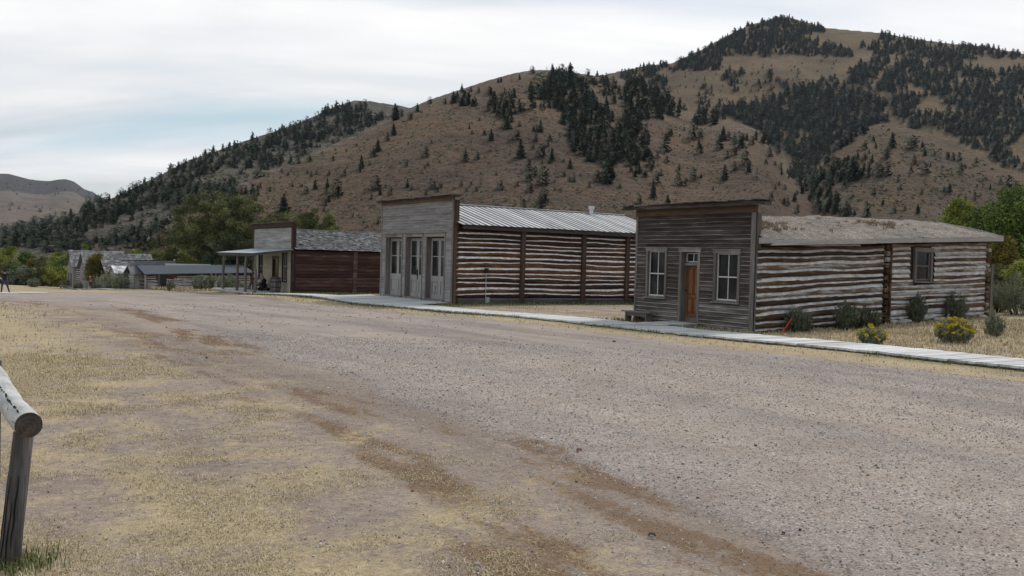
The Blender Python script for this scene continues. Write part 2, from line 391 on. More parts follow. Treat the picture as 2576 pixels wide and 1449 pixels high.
def polar(rs, azs, closed):
    A, R = np.meshgrid(azs, rs); x = R*np.sin(A); y = R*np.cos(A)
    nr, na = A.shape; i = np.arange(nr-1)[:,None]; j = np.arange(na if closed else na-1)[None,:]; j2 = (j+1)%na
    Fc = np.stack([i*na+j, i*na+j2, (i+1)*na+j2, (i+1)*na+j], -1).reshape(-1,4)
    return x.ravel(), y.ravel(), Fc
fine = np.radians(np.arange(-33, 33, 0.22)); coarse = np.radians(np.arange(33, 327, 3.0))
azs = np.r_[fine, coarse]
rs = np.r_[np.geomspace(0.4, 188, 360)]
gx, gy, gf = polar(rs, azs, True)
near_bump = lambda x,y: 0.022*fbm(x/0.45, y/0.45, 71, 4)*np.exp(-np.hypot(x,y)/25) + 0.05*fbm(x/3, y/3, 72, 3)*np.exp(-np.hypot(x,y)/60)
gzv = height(gx, gy) + near_bump(gx, gy)
mg = masks(gx, gy)
ground = struct(mesh_np('ground', np.c_[gx,gy,gzv], gf[:, ::-1], M_GROUND, vattr=dict(grass=mg[0], rust=mg[1], green=mg[2], dark=mg[3], track=mg[4]), smooth=True))
# the street lies as its own sheet just above the ground
us = np.r_[np.arange(-12, 30, 0.22), np.arange(30, 60, 0.4), np.arange(60, 66.5, 0.2), np.arange(67, 97.5, 0.7)]
ks = np.linspace(0, 1, 90)
LL = vL(us); RR = vR(us)
LL = np.where(us>66, np.maximum(LL,-45), LL)
Uq = np.repeat(us[:,None], len(ks), 1) + np.where(us[:,None]>96, fbm(ks[None,:]*9, us[:,None]*0, 4)*1.0, 0)
Vq = LL[:,None] + (RR-LL)[:,None]*ks[None,:]
rx = (UU[0]*Uq+VV[0]*Vq).ravel(); ry = (UU[1]*Uq+VV[1]*Vq).ravel()
mr = masks(rx, ry)
i = np.arange(len(us)-1)[:,None]; j = np.arange(len(ks)-1)[None,:]; na = len(ks)
rfc = np.stack([i*na+j, i*na+j+1, (i+1)*na+j+1, (i+1)*na+j], -1).reshape(-1,4)
edge = np.minimum(ks, 1-ks); lift = -0.04 + 0.06*np.clip(edge*60,0,1)
road = struct(mesh_np('road', np.c_[rx, ry, height(rx,ry)+near_bump(rx,ry)+np.tile(lift,len(us))], rfc, M_ROAD,
        vattr=dict(grass=np.where(mr[0]>0.5, mr[0], mr[0]), rust=mr[1], green=mr[2], dark=mr[3], track=mr[4]), smooth=True))
# hills
hfine = np.radians(np.arange(-36, 38, 0.13)); hco = np.radians(np.arange(38, 324, 2.0))
hr = np.r_[np.linspace(188, 620, 190), np.geomspace(623, 1500, 230), np.geomspace(1512, 3300, 50)]
hx, hy, hf = polar(hr, np.r_[hfine, hco], True)
hz, lay, tt = height(hx, hy, True)
C_MID = np.array((0.122,0.084,0.061)); C_GOLD = np.array((0.19,0.137,0.084)); C_GREY = np.array((0.115,0.096,0.077)); C_FAR = np.array((0.17,0.138,0.118)); C_DK = np.array((0.05,0.048,0.056)); C_FLAT = np.array((0.27,0.22,0.13))
hc = np.repeat(C_FLAT[None], len(hx), 0)
nn = fbm(hx/60, hy/60, 81, 4)[:,None]
w = sstep(0.35,0.95,tt)[:,None]
hc = np.where((lay==0)[:,None], C_MID*(1-0.45*w*np.clip(nn+.6,0,1)) + C_GOLD*(0.45*w*np.clip(nn+.6,0,1)), hc)
hc = np.where((lay==1)[:,None], C_GREY*(1+0.15*nn), hc)
hc = np.where((lay==2)[:,None], np.where((tt[:,None]+0.22*fbm(hx/160,hy/160,82,5)[:,None])>0.62, C_DK, C_FAR), hc)
hc = np.where((lay==3)[:,None], C_GOLD*0.78*(1+0.15*nn), hc)
hc = np.where((lay==4)[:,None], (C_MID*0.62+C_GOLD*0.25)*(1+0.15*nn), hc)
sage = np.select([lay==0,lay==1,lay==2,lay==3,lay==4],[0.75-0.35*np.clip(tt,0,1),1.15,0.7,0.25,0.9],0.4)
rock = np.select([lay==0,lay==1,lay==2,lay==3,lay==4],[0.9*sstep(0.86,0.97,tt)+0.15,0.75,0.6*(tt>.5),0.15,0.25],0.1)
hills = struct(mesh_np('hills', np.c_[hx,hy,hz], hf[:, ::-1], M_HILL, vattr=dict(sage=sage, rock=np.clip(rock,0,1)), cattr=dict(hcol=np.c_[hc,np.ones(len(hc))]), smooth=True))
# ================================================================== materials of the buildings
G = lambda v, w=0: (v, v*(0.985-w), v*(0.985-2*w))
W_DARK = wood('weathered_dark_siding', amp=2.4, bl=1.5, stops=[(0.0,(0.025,0.018,0.015)),(0.35,(0.058,0.044,0.038)),(0.6,(0.12,0.102,0.094)),(0.85,(0.22,0.203,0.195)),(1.0,(0.36,0.34,0.33))])
W_GREY = wood('weathered_grey_siding', [(0.0,(0.1,0.09,0.088)),(0.35,(0.19,0.18,0.178)),(0.65,(0.29,0.28,0.28)),(1.0,(0.43,0.42,0.41))])
W_TRIM = wood('grey_trim_board', [(0.0,(0.06,0.05,0.043)),(0.5,(0.155,0.138,0.126)),(1.0,(0.32,0.3,0.29))], axis='z')
W_TRIMY = wood('grey_head_board', [(0.0,(0.09,0.07,0.055)),(0.5,(0.21,0.17,0.13)),(1.0,(0.34,0.29,0.25))], axis='y')
W_BROWN = wood('orange_brown_board', [(0.0,(0.04,0.026,0.018)),(0.5,(0.11,0.068,0.042)),(1.0,(0.26,0.19,0.13))], axis='y')
W_LOG = wood('dark_brown_log', [(0.0,(0.02,0.009,0.006)),(0.35,(0.068,0.028,0.015)),(0.6,(0.165,0.072,0.033)),(0.85,(0.28,0.15,0.075)),(1.0,(0.34,0.23,0.15))], axis='x', g=16, bump=0.9, blw=.5, bl=1.5, amp=2.5, along=1.4)
W_LOG3 = wood('brown_and_silver_log', [(0.0,(0.02,0.011,0.008)),(0.3,(0.055,0.029,0.018)),(0.55,(0.125,0.07,0.038)),(0.74,(0.2,0.14,0.095)),(0.85,(0.3,0.27,0.25)),(1.0,(0.46,0.44,0.43))], axis='x', g=14, bump=0.9, blw=0.6, bl=1.6, amp=2.8, along=1.6)
W_RED = wood('dark_red_log', [(0.0,(0.018,0.009,0.009)),(0.4,(0.05,0.022,0.019)),(0.7,(0.1,0.05,0.042)),(1.0,(0.2,0.15,0.14))], axis='x', g=16, bump=0.6)
W_REDT = wood('dark_red_trim', [(0.0,(0.022,0.012,0.011)),(0.5,(0.055,0.028,0.025)),(1.0,(0.11,0.07,0.06))], axis='z')
W_REDY = wood('dark_red_cornice', [(0.0,(0.022,0.012,0.011)),(0.5,(0.06,0.03,0.026)),(1.0,(0.15,0.11,0.1))], axis='y')
W_POST = wood('brown_post', [(0.0,(0.022,0.014,0.011)),(0.5,(0.07,0.042,0.03)),(1.0,(0.16,0.11,0.085))], axis='z')
W_WALK = wood('bleached_walk_plank', [(0.0,(0.26,0.25,0.24)),(0.35,(0.5,0.49,0.48)),(0.7,(0.64,0.635,0.63)),(1.0,(0.76,0.755,0.75))], axis='x', bump=0.3)
W_ROOFB = wood('bleached_roof_board', [(0.0,(0.3,0.3,0.31)),(0.4,(0.5,0.5,0.51)),(1.0,(0.76,0.76,0.76))], axis='y')
W_RAFT = wood('dark_eave_board', [(0.0,(0.03,0.026,0.024)),(0.5,(0.085,0.075,0.07)),(1.0,(0.2,0.18,0.17))], axis='x')
W_FASC = wood('pale_fascia_board', [(0.0,(0.12,0.1,0.09)),(0.3,(0.28,0.26,0.25)),(1.0,(0.48,0.46,0.45))], axis='x')
W_SHAKE = wood('grey_roof_shake', [(0.0,(0.055,0.055,0.058)),(0.45,(0.15,0.148,0.15)),(0.8,(0.27,0.265,0.265)),(1.0,(0.42,0.41,0.41))], axis='y', tonew=0.3)
W_FAR = wood('far_grey_boards', [(0.0,(0.1,0.095,0.09)),(0.5,(0.22,0.21,0.2)),(1.0,(0.36,0.35,0.34))], axis='z')
W_CREAM = wood('cream_painted_siding', [(0.0,(0.2,0.17,0.12)),(0.3,(0.4,0.36,0.27)),(1.0,(0.58,0.54,0.43))], bump=0.2)
W_WHITE = wood('flaking_white_siding', [(0.0,(0.12,0.1,0.085)),(0.3,(0.24,0.225,0.21)),(0.65,(0.34,0.335,0.33)),(1.0,(0.58,0.57,0.54))], bump=0.25, blw=0.6)
W_DOOR = wood('orange_brown_door', [(0.0,(0.07,0.026,0.01)),(0.5,(0.16,0.065,0.026)),(1.0,(0.26,0.13,0.06))], axis='z', g=14, bump=0.2, rough=0.6)
W_DOORG = wood('bleached_door_wood', [(0.0,(0.18,0.16,0.14)),(0.4,(0.3,0.29,0.28)),(1.0,(0.46,0.45,0.44))], axis='z', bump=0.25)
W_BARREL = wood('barrel_stave', [(0.0,(0.06,0.05,0.045)),(0.5,(0.16,0.145,0.135)),(1.0,(0.3,0.28,0.27))], axis='z')
def glass_mat():
    N = NT('old_window_glass'); f = N.noise(N.co((1.3,1.3,1.3)), 1, 3, 0.5)
    N.i('Base Color', N.ramp(f, [(0.35,(0.008,0.009,0.01)),(0.7,(0.035,0.036,0.036))])); N.i('Roughness', 0.1); N.i('Specular IOR Level', 0.14); N.bump(f, 0.15, 0.02); return N.m
M_GLASS = glass_mat()
M_SASH = plain('worn_white_sash_paint', (0.55,0.54,0.52), 0.6, nz=0.12)
M_CHINK = plain('lime_chinking', (0.68,0.66,0.63), 0.95, nz=0.3, scale=5)
M_CHINKB = plain('pale_lime_chinking', (0.47,0.46,0.455), 0.95, nz=0.42, scale=3)
M_INK = plain('black_gap', (0.012,0.011,0.011), 0.9)
M_IRON = plain('dark_iron', (0.03,0.028,0.027), 0.55, 0.6)
M_GALV = plain('galvanised_metal', (0.5,0.51,0.53), 0.4, 0.7, nz=0.1)
M_TIN = plain('dull_porch_roof_sheet', (0.33,0.36,0.4), 0.45, 0.3, nz=0.12, scale=3)
M_TAR = plain('blue_grey_roll_roofing', (0.06,0.068,0.082), 0.8, nz=0.12, scale=2)
M_STONE = plain('pale_foundation_stone', (0.34,0.32,0.3), 0.95, nz=0.35, scale=6)
M_BRICK = plain('old_brick', (0.2,0.15,0.12), 0.95, nz=0.3, scale=9)
def sod_mat():
    N = NT('sod_and_gravel_roof'); co = N.co(); n = N.noise(co, 1.2, 8, 0.7); n2 = N.noise(co, 14, 5, 0.7); v = N.vor(co, 22, out='Color')
    s = N.n('ShaderNodeSeparateColor'); N.L(v, s.inputs[0])
    c = N.ramp(s.outputs[0], [(0,(0.11,0.092,0.08)),(0.6,(0.2,0.17,0.15)),(1.0,(0.34,0.3,0.27))])
    c = N.mix(0.7, c, N.ramp(n, [(0.35,(0.62,0.6,0.58)),(0.65,(1.25,1.2,1.15))]), 'MULTIPLY')
    st = N.noise(N.co((1.3,0.25,0.4)), 1.4, 5, 0.6)
    c = N.mix(0.5, c, N.ramp(st, [(0.4,(0.75,0.75,0.75)),(0.6,(1.3,1.28,1.25))]), 'MULTIPLY')
    N.i('Base Color', c); N.i('Roughness', 0.97); N.bump(N.math('ADD', n2, n), 0.9, 0.06); return N.m
M_SOD = sod_mat()

# local frame of every house: x goes back from the street, y goes down the street, z is up; (0,0) is the near front corner
def house(name, u, v, label, cat, group=None, turn=0.0):
    o = empty(name, uv(u, v, 0), PSI+turn); tag(o, label, cat, group); return o
fac = lambda s, o, z: (-o, s, z)              # on the street front
side = lambda s, o, z: (s, -o, z)             # on the long side towards the camera
def fbox(mb, fr, s0, s1, o0, o1, z0, z1, tone=0.5, mi=0): mb.box((s0,o0,z0),(s1,o1,z1), tone, mi, fr)

def clap(mb, fr, s0, s1, z0, z1, n, opens, tone, lip=0.028, wob=0.006, mi=0, drip=0.3):
    h = (z1-z0)/n
    for k in range(n):
        a = z0+k*h; b = a+h; iv = [(s0,s1)]
        for (p,q,r,t) in opens:
            if b > r+0.02 and a < t-0.02:
                nv=[]
                for (x,y) in iv:
                    if q<=x or p>=y: nv.append((x,y)); continue
                    if p>x: nv.append((x,p))
                    if q<y: nv.append((q,y))
                iv=nv
        for (x,y) in iv:
            cuts=[x]
            while y-cuts[-1] > 3.0: cuts.append(cuts[-1]+rnd.uniform(1.8,3.0))
            cuts.append(y)
            for c0,c1 in zip(cuts,cuts[1:]):
                if c1-c0 < 0.01: continue
                tn = tone(k/n) + rnd.uniform(-0.12,0.12); m = max(2,int((c1-c0)/0.5)+1)
                ph = rnd.uniform(0,6); L_=[]; 
                for q in range(m):
                    s = c0+(c1-c0)*q/(m-1); w = wob*math.sin(ph+s*3)+rnd.uniform(-wob,wob)*0.5
                    L_ += [fr(s, 0.006, b+0.002), fr(s, 0.006+(lip+w-.006)*.84, a+w*0.6+0.004+(b-a)*.16), fr(s, lip+w, a+w*0.6+0.004), fr(s, 0.0, a+0.001)]
                fs=[]; f2=[]
                for q in range(m-1):
                    i=q*4; fs += [(i,i+1,i+5,i+4),(i+2,i+3,i+7,i+6)]; f2.append((i+1,i+2,i+6,i+5))
                b0=len(mb.v); mb.add(L_, fs, tn, mi); mb.f += [tuple(z+b0 for z in q) for q in f2]; mb.t += [tn+drip]*len(f2); mb.m += [mi]*len(f2)
def logwall(fr, s0, s1, zb, zt, n, gap, seed, opens=(), bulge=0.10, tones=None, chv=0.25, wave=0.02):
    """courses of round logs with bands of chinking between; returns (logs, chinking)"""
    lg, ch = MB(), MB(); R = random.Random(seed); m = max(8, int((s1-s0)/0.22)+1)
    edges = [0]; 
    for k in range(n): edges.append(edges[-1]+R.uniform(0.82,1.2))
    T = edges[-1]; edges = [e/T for e in edges]
    ss = [s0+(s1-s0)*q/(m-1) for q in range(m)]
    wv = []
    for k in range(n+1):
        a1,a2,p1,p2 = R.uniform(-1,1),R.uniform(-1,1),R.uniform(0,6),R.uniform(0,6)
        wv.append([wave*(a1*math.sin(p1+s*0.6)+0.5*a2*math.sin(p2+s*1.9)) for s in ss])
    def zat(k,q):
        t = (ss[q]-s0)/(s1-s0); zz = zb(t)+(zt(t)-zb(t))*edges[k]
        return zz + (wv[k][q] if 0<k<n else 0)
    for k in range(n):
        tn = (tones[k%len(tones)] if tones else R.uniform(0.25,0.75)); g = gap*R.uniform(1-chv,1+chv); rings=[]; prof=[]
        for q in range(m):
            a = zat(k,q); b = zat(k+1,q); hh=b-a; top = a+hh*(1-g) + R.uniform(-.008,.008); 
            bl = bulge*(0.9+0.2*R.random()); prof.append((a,top,b))
            ring=[]
            for j in range(7):
                th = math.pi*j/6; ring.append((ss[q], bl*math.sin(th)*(1+0.06*R.uniform(-1,1)), (a+top)/2-(top-a)/2*math.cos(th)))
            rings.append(ring)
        def emit(mbx, q0, q1, kind):
            if q1<=q0: return
            vs=[]; fs=[]
            for q in range(q0,q1+1):
                if kind=='log': vs += [fr(*p) for p in rings[q]]; w=7
                else:
                    a,top,b = prof[q]; r1=R.uniform(-.012,.012); vs += [fr(ss[q], bulge*0.80, top-0.02+r1), fr(ss[q], bulge*0.55+r1, (top+b)/2), fr(ss[q], bulge*0.1, b+0.014+r1)]; w=3
            for q in range(q1-q0):
                for j in range(w-1): fs.append((q*w+j,(q+1)*w+j,(q+1)*w+j+1,q*w+j+1))
            mbx.add(vs, fs, tn)
        q=0; run=0; amid = lambda q: (prof[q][0]+prof[q][2])/2
        blocked = lambda q: any(p<ss[q]<p2 and r<amid(q)<t for (p,p2,r,t) in opens)
        start=None
        for q in range(m):
            if not blocked(q):
                if start is None: start=q
            elif start is not None: emit(lg,start,q-1,'log'); emit(ch,start,q-1,'ch') if k<n-1 else 0; start=None
        if start is not None: emit(lg,start,m-1,'log'); emit(ch,start,m-1,'ch') if k<n-1 else 0
    return lg, ch
def window(par, fr, s0, s1, z0, z1, mt=None, rows=2, cols=2, head=None, rec=0.09, fw=0.1, sash=None, proud=0.045, label=None):
    """outer frame, then sash and panes set back inside it"""
    f = MB(); mt = mt or W_TRIM
    fbox(f, fr, s0, s0+fw, -rec, proud, z0, z1, 0.5); fbox(f, fr, s1-fw, s1, -rec, proud, z0, z1, 0.45)
    fbox(f, fr, s0-0.02, s1+0.02, -rec, proud+0.012, z1, z1+0.13, 0.65); fbox(f, fr, s0-0.05, s1+0.05, -0.02, proud+0.05, z1+0.13, z1+0.155, 0.7)
    fbox(f, fr, s0-0.05, s1+0.05, -rec, proud+0.055, z0-0.05, z0, 0.6); fbox(f, fr, s0+fw, s1-fw, -rec, 0.0, z0, z0+0.05, 0.6)
    o = f.obj('window', [mt], par)
    if label: o['label']=label
    a, b = s0+fw+0.002, s1-fw-0.002; c, d = z0+0.052, z1-0.002; sw=0.032; mid=(c+d)/2
    g = MB()
    fbox(g, fr, a, a+sw, -rec-.02, -rec+.03, c, d); fbox(g, fr, b-sw, b, -rec-.02, -rec+.03, c, d)
    fbox(g, fr, a+sw, b-sw, -rec-.02, -rec+.03, c, c+sw*1.4); fbox(g, fr, a+sw, b-sw, -rec-.02, -rec+.03, d-sw, d)
    if rows==2: fbox(g, fr, a+sw, b-sw, -rec-.02, -rec+.04, mid-sw*.6, mid+sw*.6)
    for k in range(1,cols):
        x = a+(b-a)*k/cols; fbox(g, fr, x-.012, x+.012, -rec-.015, -rec+.022, c+sw*1.4, mid-sw*.6 if rows==2 else d-sw)
        if rows==2: fbox(g, fr, x-.012, x+.012, -rec-.015, -rec+.022, mid+sw*.6, d-sw)
    g.obj('sash', [sash or M_SASH], o)
    p = MB(); p.quad([fr(a,-rec,c),fr(b,-rec,c),fr(b,-rec,d),fr(a,-rec,d)]); p.obj('pane', [M_GLASS], o)
    return o
def grid_roof(x0,x1,y0,y1,fz,nx,ny):
    vs=[];fs=[]
    for i in range(nx+1):
        for j in range(ny+1):
            x=x0+(x1-x0)*i/nx; y=y0+(y1-y0)*j/ny; vs.append((x,y,fz(x,y)))
    for i in range(nx):
        for j in range(ny):
            a=i*(ny+1)+j; fs.append((a,a+ny+1,a+ny+2,a+1))
    return vs,fs
def shakes(mb, x0, x1, y0, z0, y1, z1, rows, w, th=0.03, miss=0.01, lift=0.02):
    """shingles from the eave (y0,z0) up to the ridge (y1,z1), running x0..x1"""
    dy=(y1-y0)/rows; dz=(z1-z0)/rows
    for r in range(rows):
        x=x0; a_y,a_z=y0+dy*r,z0+dz*r
        while x < x1-0.01:
            ww=min(w*rnd.uniform(0.55,1.35), x1-x); 
            if rnd.random()>miss:
                e=rnd.uniform(-.25,.15); l=rnd.uniform(0.2,1.0)*lift; ya=a_y+dy*e*0.5; za=a_z+dz*e*0.5
                yb,zb=a_y+dy*1.25,a_z+dz*1.25
                mb.add([(x+.004,ya,za+l),(x+ww-.004,ya,za+l),(x+ww-.004,ya,za+l+th),(x+.004,ya,za+l+th),(x+.004,yb,zb+.004),(x+ww-.004,yb,zb+.004)],
                       [(0,1,2,3),(3,2,5,4),(0,3,4),(1,5,2)], rnd.random())
            x+=ww
def logends(mb, x, y, z0, z1, n, w=0.2, out=0.14):
    h=(z1-z0)/n
    for k in range(n):
        a=z0+k*h; mb.box((x-w*.5,y-out*rnd.uniform(.7,1.1),a+.02),(x+w*.5,y+.12,a+h*.8), rnd.uniform(.1,.9), j=.012)

# ================================================================== dark false front with the sod roof
B3 = house('false_front_cabin', 21.52, 23.5, 'nearest house, dark weathered false front with an orange door and a long sod-roofed log side', 'house')
zb0 = -0.62
W3 = 5.98
win3 = [(4.22,5.36,0.40,2.12),(0.62,1.84,0.40,2.06)]
dr = (2.50,3.56,-0.40,2.10)
op3 = [(a-.02,b+.02,c-.05,d+.14) for a,b,c,d in win3]+[(dr[0],dr[1],dr[2],dr[3]+.12)]
def sheath(mb, s0, s1, z0, z1, opens, x0=0.004, x1=0.05, tone=0.1, mi=0):
    xs = sorted({s0,s1}|{q for o in opens for q in o[:2]}); zs = sorted({z0,z1}|{q for o in opens for q in o[2:] if z0<q<z1})
    for a,b in zip(xs,xs[1:]):
        for c,d in zip(zs,zs[1:]):
            mx,mz=(a+b)/2,(c+d)/2
            if not any(o[0]<mx<o[1] and o[2]<mz<o[3] for o in opens): mb.box((x0,a,c),(x1,b,d),tone,mi)
f = MB()
clap(f, fac, 0.16, W3-.10, zb0+.05, 3.42, 27, op3, lambda t: (0.62 if t<0.22 else (0.30 if t<0.82 else 0.16)), lip=0.036, wob=0.008, drip=.5)
opg = [(a+.03,b-.03,c-.02,d+.02) for a,b,c,d in win3]+[(dr[0]+.05,dr[1]-.05,dr[2]-.3,dr[3])]
sheath(f, 0.0, W3, zb0, 3.5, opg)
f.obj('facade', [W_DARK], B3)
t = MB(); fbox(t, fac, W3-.1, W3, -.06, .05, zb0, 3.45, 0.4); t.obj('corner_board', [W_TRIM], B3)
t = MB(); fbox(t, fac, 0.0, 0.16, -.06, .05, zb0-.02, 3.45, 0.6)
t.box((0.06,-.045,zb0),(0.3,0.0,2.0),0.7); t.box((0.06,-.04,2.0),(0.22,0.0,3.42),0.35)
t.obj('corner_board', [W_TRIM], B3)
t = MB()
fbox(t, fac, -.02, W3+.02, -.05, .06, 3.42, 3.68, 0.35); t.obj('frieze_board', [W_BROWN], B3)
t = MB()
n=26
for k in range(n):
    a=-.42+(W3+.95)*k/n; b=-.42+(W3+.95)*(k+1)/n-.012; l=rnd.uniform(-.012,.018)
    t.box((-.42-rnd.uniform(0,.05),a,3.80+l),(.38,b,3.83+l),rnd.uniform(.2,.8))
fbox(t, fac, -.36, W3+.48, .3, .345, 3.66, 3.79, 0.35); fbox(t, fac, -.36, W3+.48, -.3, .3, 3.765, 3.79, 0.2)
t.box((-.34,-.36,3.66),(.3,-.32,3.79),0.45)
t.obj('cornice', [W_DARK], B3)
wA = window(B3, fac, *win3[0], mt=W_TRIM, label='tall four-pane window on the far side of the orange door')
wB = window(B3, fac, *win3[1], mt=W_TRIM, label='tall four-pane window on the near side of the orange door')
# door: frame, transom with two panes, leaf
d = MB(); a,b,c,e = dr; rec=.24
fbox(d, fac, a, a+.12, -rec, .045, c, e, .55); fbox(d, fac, b-.12, b, -rec, .045, c, e, .5); fbox(d, fac, a-.03, b+.03, -rec, .06, e, e+.13, .8); fbox(d, fac, a-.06, b+.06, 0, .11, e+.13, e+.155,.8)
fbox(d, fac, a+.12, b-.12, -rec, -rec+.12, 1.62, 1.70, .7); fbox(d, fac, a+.02, b-.02, -rec, .10, c-.05, c, .6)
fbox(d, fac, a+.12, a+.16, -rec, -.10, c, 1.62, .6)
do = d.obj('door_frame', [W_TRIM], B3)
g = MB(); lx0,lx1 = a+.162,b-.125
fbox(g, fac, lx0, lx1, -rec-.02, -rec+.012, c+.14, 1.615, .5)
cw=(lx1-lx0)
for (p,q) in ((.12,.47),(.53,.88)):
    for (zz0,zz1) in ((c+.32,c+.85),(c+.98,1.5)):
        s0_,s1_=lx0+cw*p,lx0+cw*q
        for (x0,x1,y0,y1) in ((s0_,s0_+.018,zz0,zz1),(s1_-.018,s1_,zz0,zz1),(s0_,s1_,zz1-.018,zz1),(s0_,s1_,zz0,zz0+.018)):
            fbox(g, fac, x0,x1,-rec+.012,-rec+.026,y0,y1,.25)
        fbox(g, fac, s0_+.05,s1_-.05,-rec+.012,-rec+.02,zz0+.05,zz1-.05,.7)
lo = g.obj('door_leaf', [W_DOOR], do)
k = MB(); fbox(k, fac, lx0, lx1, -rec-.01, -rec+.02, c, c+.14, .5); k.obj('kick_board', [W_TRIM], do)
h = MB(); h.tube([fac(lx1-.05,-rec+.02,.72),fac(lx1-.05,-rec+.09,.72)],[.012,.028],8); h.obj('door_knob',[M_IRON],do)
tr = MB(); tz0,tz1=1.74,2.06
fbox(tr, fac, a+.2, b-.125, -rec-.01, -rec+.03, tz0, tz0+.03); fbox(tr, fac, a+.2, b-.125, -rec-.01, -rec+.03, tz1-.03, tz1)
for x in (a+.2, (a+.2+b-.125)/2-.014, b-.155): fbox(tr, fac, x, x+.03, -rec-.012, -rec+.034, tz0, tz1)
to = tr.obj('transom', [M_SASH], do)
p = MB(); p.quad([fac(a+.2,-rec,tz0),fac(b-.125,-rec,tz0),fac(b-.125,-rec,tz1),fac(a+.2,-rec,tz1)]); p.obj('transom_pane',[M_GLASS],do)
p = MB(); fbox(p, fac, a+.12, a+.2, -rec-.01, -rec+.02, 1.70, e, .4); fbox(p, fac, a+.2, b-.125, -rec-.01,-rec+.02,1.70,1.74,.5); fbox(p, fac, a+.2, b-.125, -rec-.01,-rec+.02,2.06,e,.5); p.obj('transom_panel',[W_TRIM],do)
# log side, front room and back room
ez = lambda x: 2.46+0.044*x
bz = lambda x: -0.60+0.028*x+0.10*min(1,x/3)
lg,ch = logwall(side, 0.06, 6.75, lambda t: bz(t*6.7)-.05, lambda t: ez(t*6.7)-.12, 13, .27, 11, bulge=.09, chv=.5, wave=.05, tones=[.45,.5,.3,.7,.25,.75,.35,.55,.35,.75,.5,.3,.55])
lg.obj('log_wall',[W_LOG3],B3); ch.obj('chinking',[M_CHINKB],B3)
wr = (8.6,9.75,1.25,2.38)
lg,ch = logwall(side, 7.05, 13.45, lambda t: bz(7+t*6.4)-.02, lambda t: ez(7+t*6.4)-.12, 15, .29, 12, opens=[(wr[0]-.05,wr[1]+.05,wr[2]-.05,wr[3]+.1)], bulge=.08, chv=.5, wave=.035, tones=[.7,.85,.6,.8,.55,.9,.7,.75,.5,.85,.7,.5,.8,.65,.75])
lg.obj('back_log_wall',[W_LOG3],B3); ch.obj('back_chinking',[M_CHINKB],B3)
window(B3, side, *wr, rows=2, cols=1, rec=.0, fw=.13, proud=.1, sash=W_TRIM, label='small window in the back room of the log side')
e_=MB(); logends(e_, 6.9, 0, bz(7)-.02, ez(7)-.15, 13, .24, .16); e_.box((6.98,-.2,bz(7)-.1),(7.07,-.11,ez(7)-.1),.35); e_.obj('log_ends',[W_LOG3],B3); e_=MB()
logends(e_, 13.55, 0, bz(13.5)-.02, ez(13.5)-.15, 15, .2, .14); e_.obj('log_ends',[W_LOG3],B3)
e_=MB(); e_.box((13.72,-.16,-.25),(13.86,-.1,2.0),.6); e_.obj('corner_plank',[W_TRIM],B3)
e_=MB(); e_.box((.06,.02,zb0-.1),(13.6,.14,-.3),.1); e_.box((.06,.02,-.3),(13.6,.05,2.4),.1)
e_.box((13.5,.1,-.4),(13.6,W3,2.9),.3); e_.box((.06,W3-.1,zb0),(13.6,W3,2.6),.3); e_.obj('inner_wall',[W_DARK],B3)
# sod roof
def sodz(x,y):
    yy=(y-3.0); r=1-abs(yy)/3.55; base=ez(x)+.02; rid=3.60+.018*x
    t=max(0,r); t=t*(1.25-.25*t)
    sag=-.07*math.sin(math.pi*min(1,max(0,(x-.3)/6.5)))*(0.4+t)
    return base+(rid-base)*t+sag+.05*float(fbm(x*1.1,y*1.1,91,3))*min(1,r*6)+.035*float(fbm(x*4,y*4,92,3))
vs,fs = grid_roof(.08,13.95,-.42,6.45,sodz,120,60)
t = MB(); t.add(vs,fs); t.obj('sod_roof',[M_SOD],B3,smooth=True)
t = MB()
for k in range(5):
    x0=.25+2.74*k; x1=x0+2.74-.01; z0,z1=ez(x0),ez(x1); dz=rnd.uniform(-.01,.01)
    t.add([(x0,-.47,z0-.12+dz),(x1,-.47,z1-.12+dz),(x1,-.43,z1-.12+dz),(x0,-.43,z0-.12+dz),(x0,-.47,z0+.055+dz),(x1,-.47,z1+.055+dz),(x1,-.43,z1+.055+dz),(x0,-.43,z0+.055+dz)],
      [(0,3,2,1),(4,5,6,7),(0,1,5,4),(1,2,6,5),(2,3,7,6),(3,0,4,7)], rnd.uniform(.45,.75))
t.box((.06,-.58,2.40),(.25,-.05,2.60),.6,j=.03)
vs=[];fs=[]
for k in range(28):
    y=-.46+k*.255; z=sodz(14.1,max(-.4,min(6.4,y))); vs+=[(13.93,y,z-.13),(13.93,y,z+.03),(13.99,y,z-.13),(13.99,y,z+.03)]
    if k: b=4*k; fs+=[(b-4,b-3,b+1,b),(b-2,b-1,b+3,b+2),(b-3,b-1,b+3,b+1)]
t.add(vs,fs,.6)
t.obj('eave_board',[W_FASC],B3)
t = MB(); t.add([(.1,-.42,ez(0)-.04),(14.1,-.42,ez(14)-.04),(14.1,0.05,ez(14)-.01),(.1,0.05,ez(0)-.01)],[(0,1,2,3)],.3); 
for k in range(24):
    x=.4+k*.57; t.box((x,-.40,ez(x)-.15),(x+.09,.1,ez(x)-.05),.3)
t.obj('rafter_ends',[W_RAFT],B3)
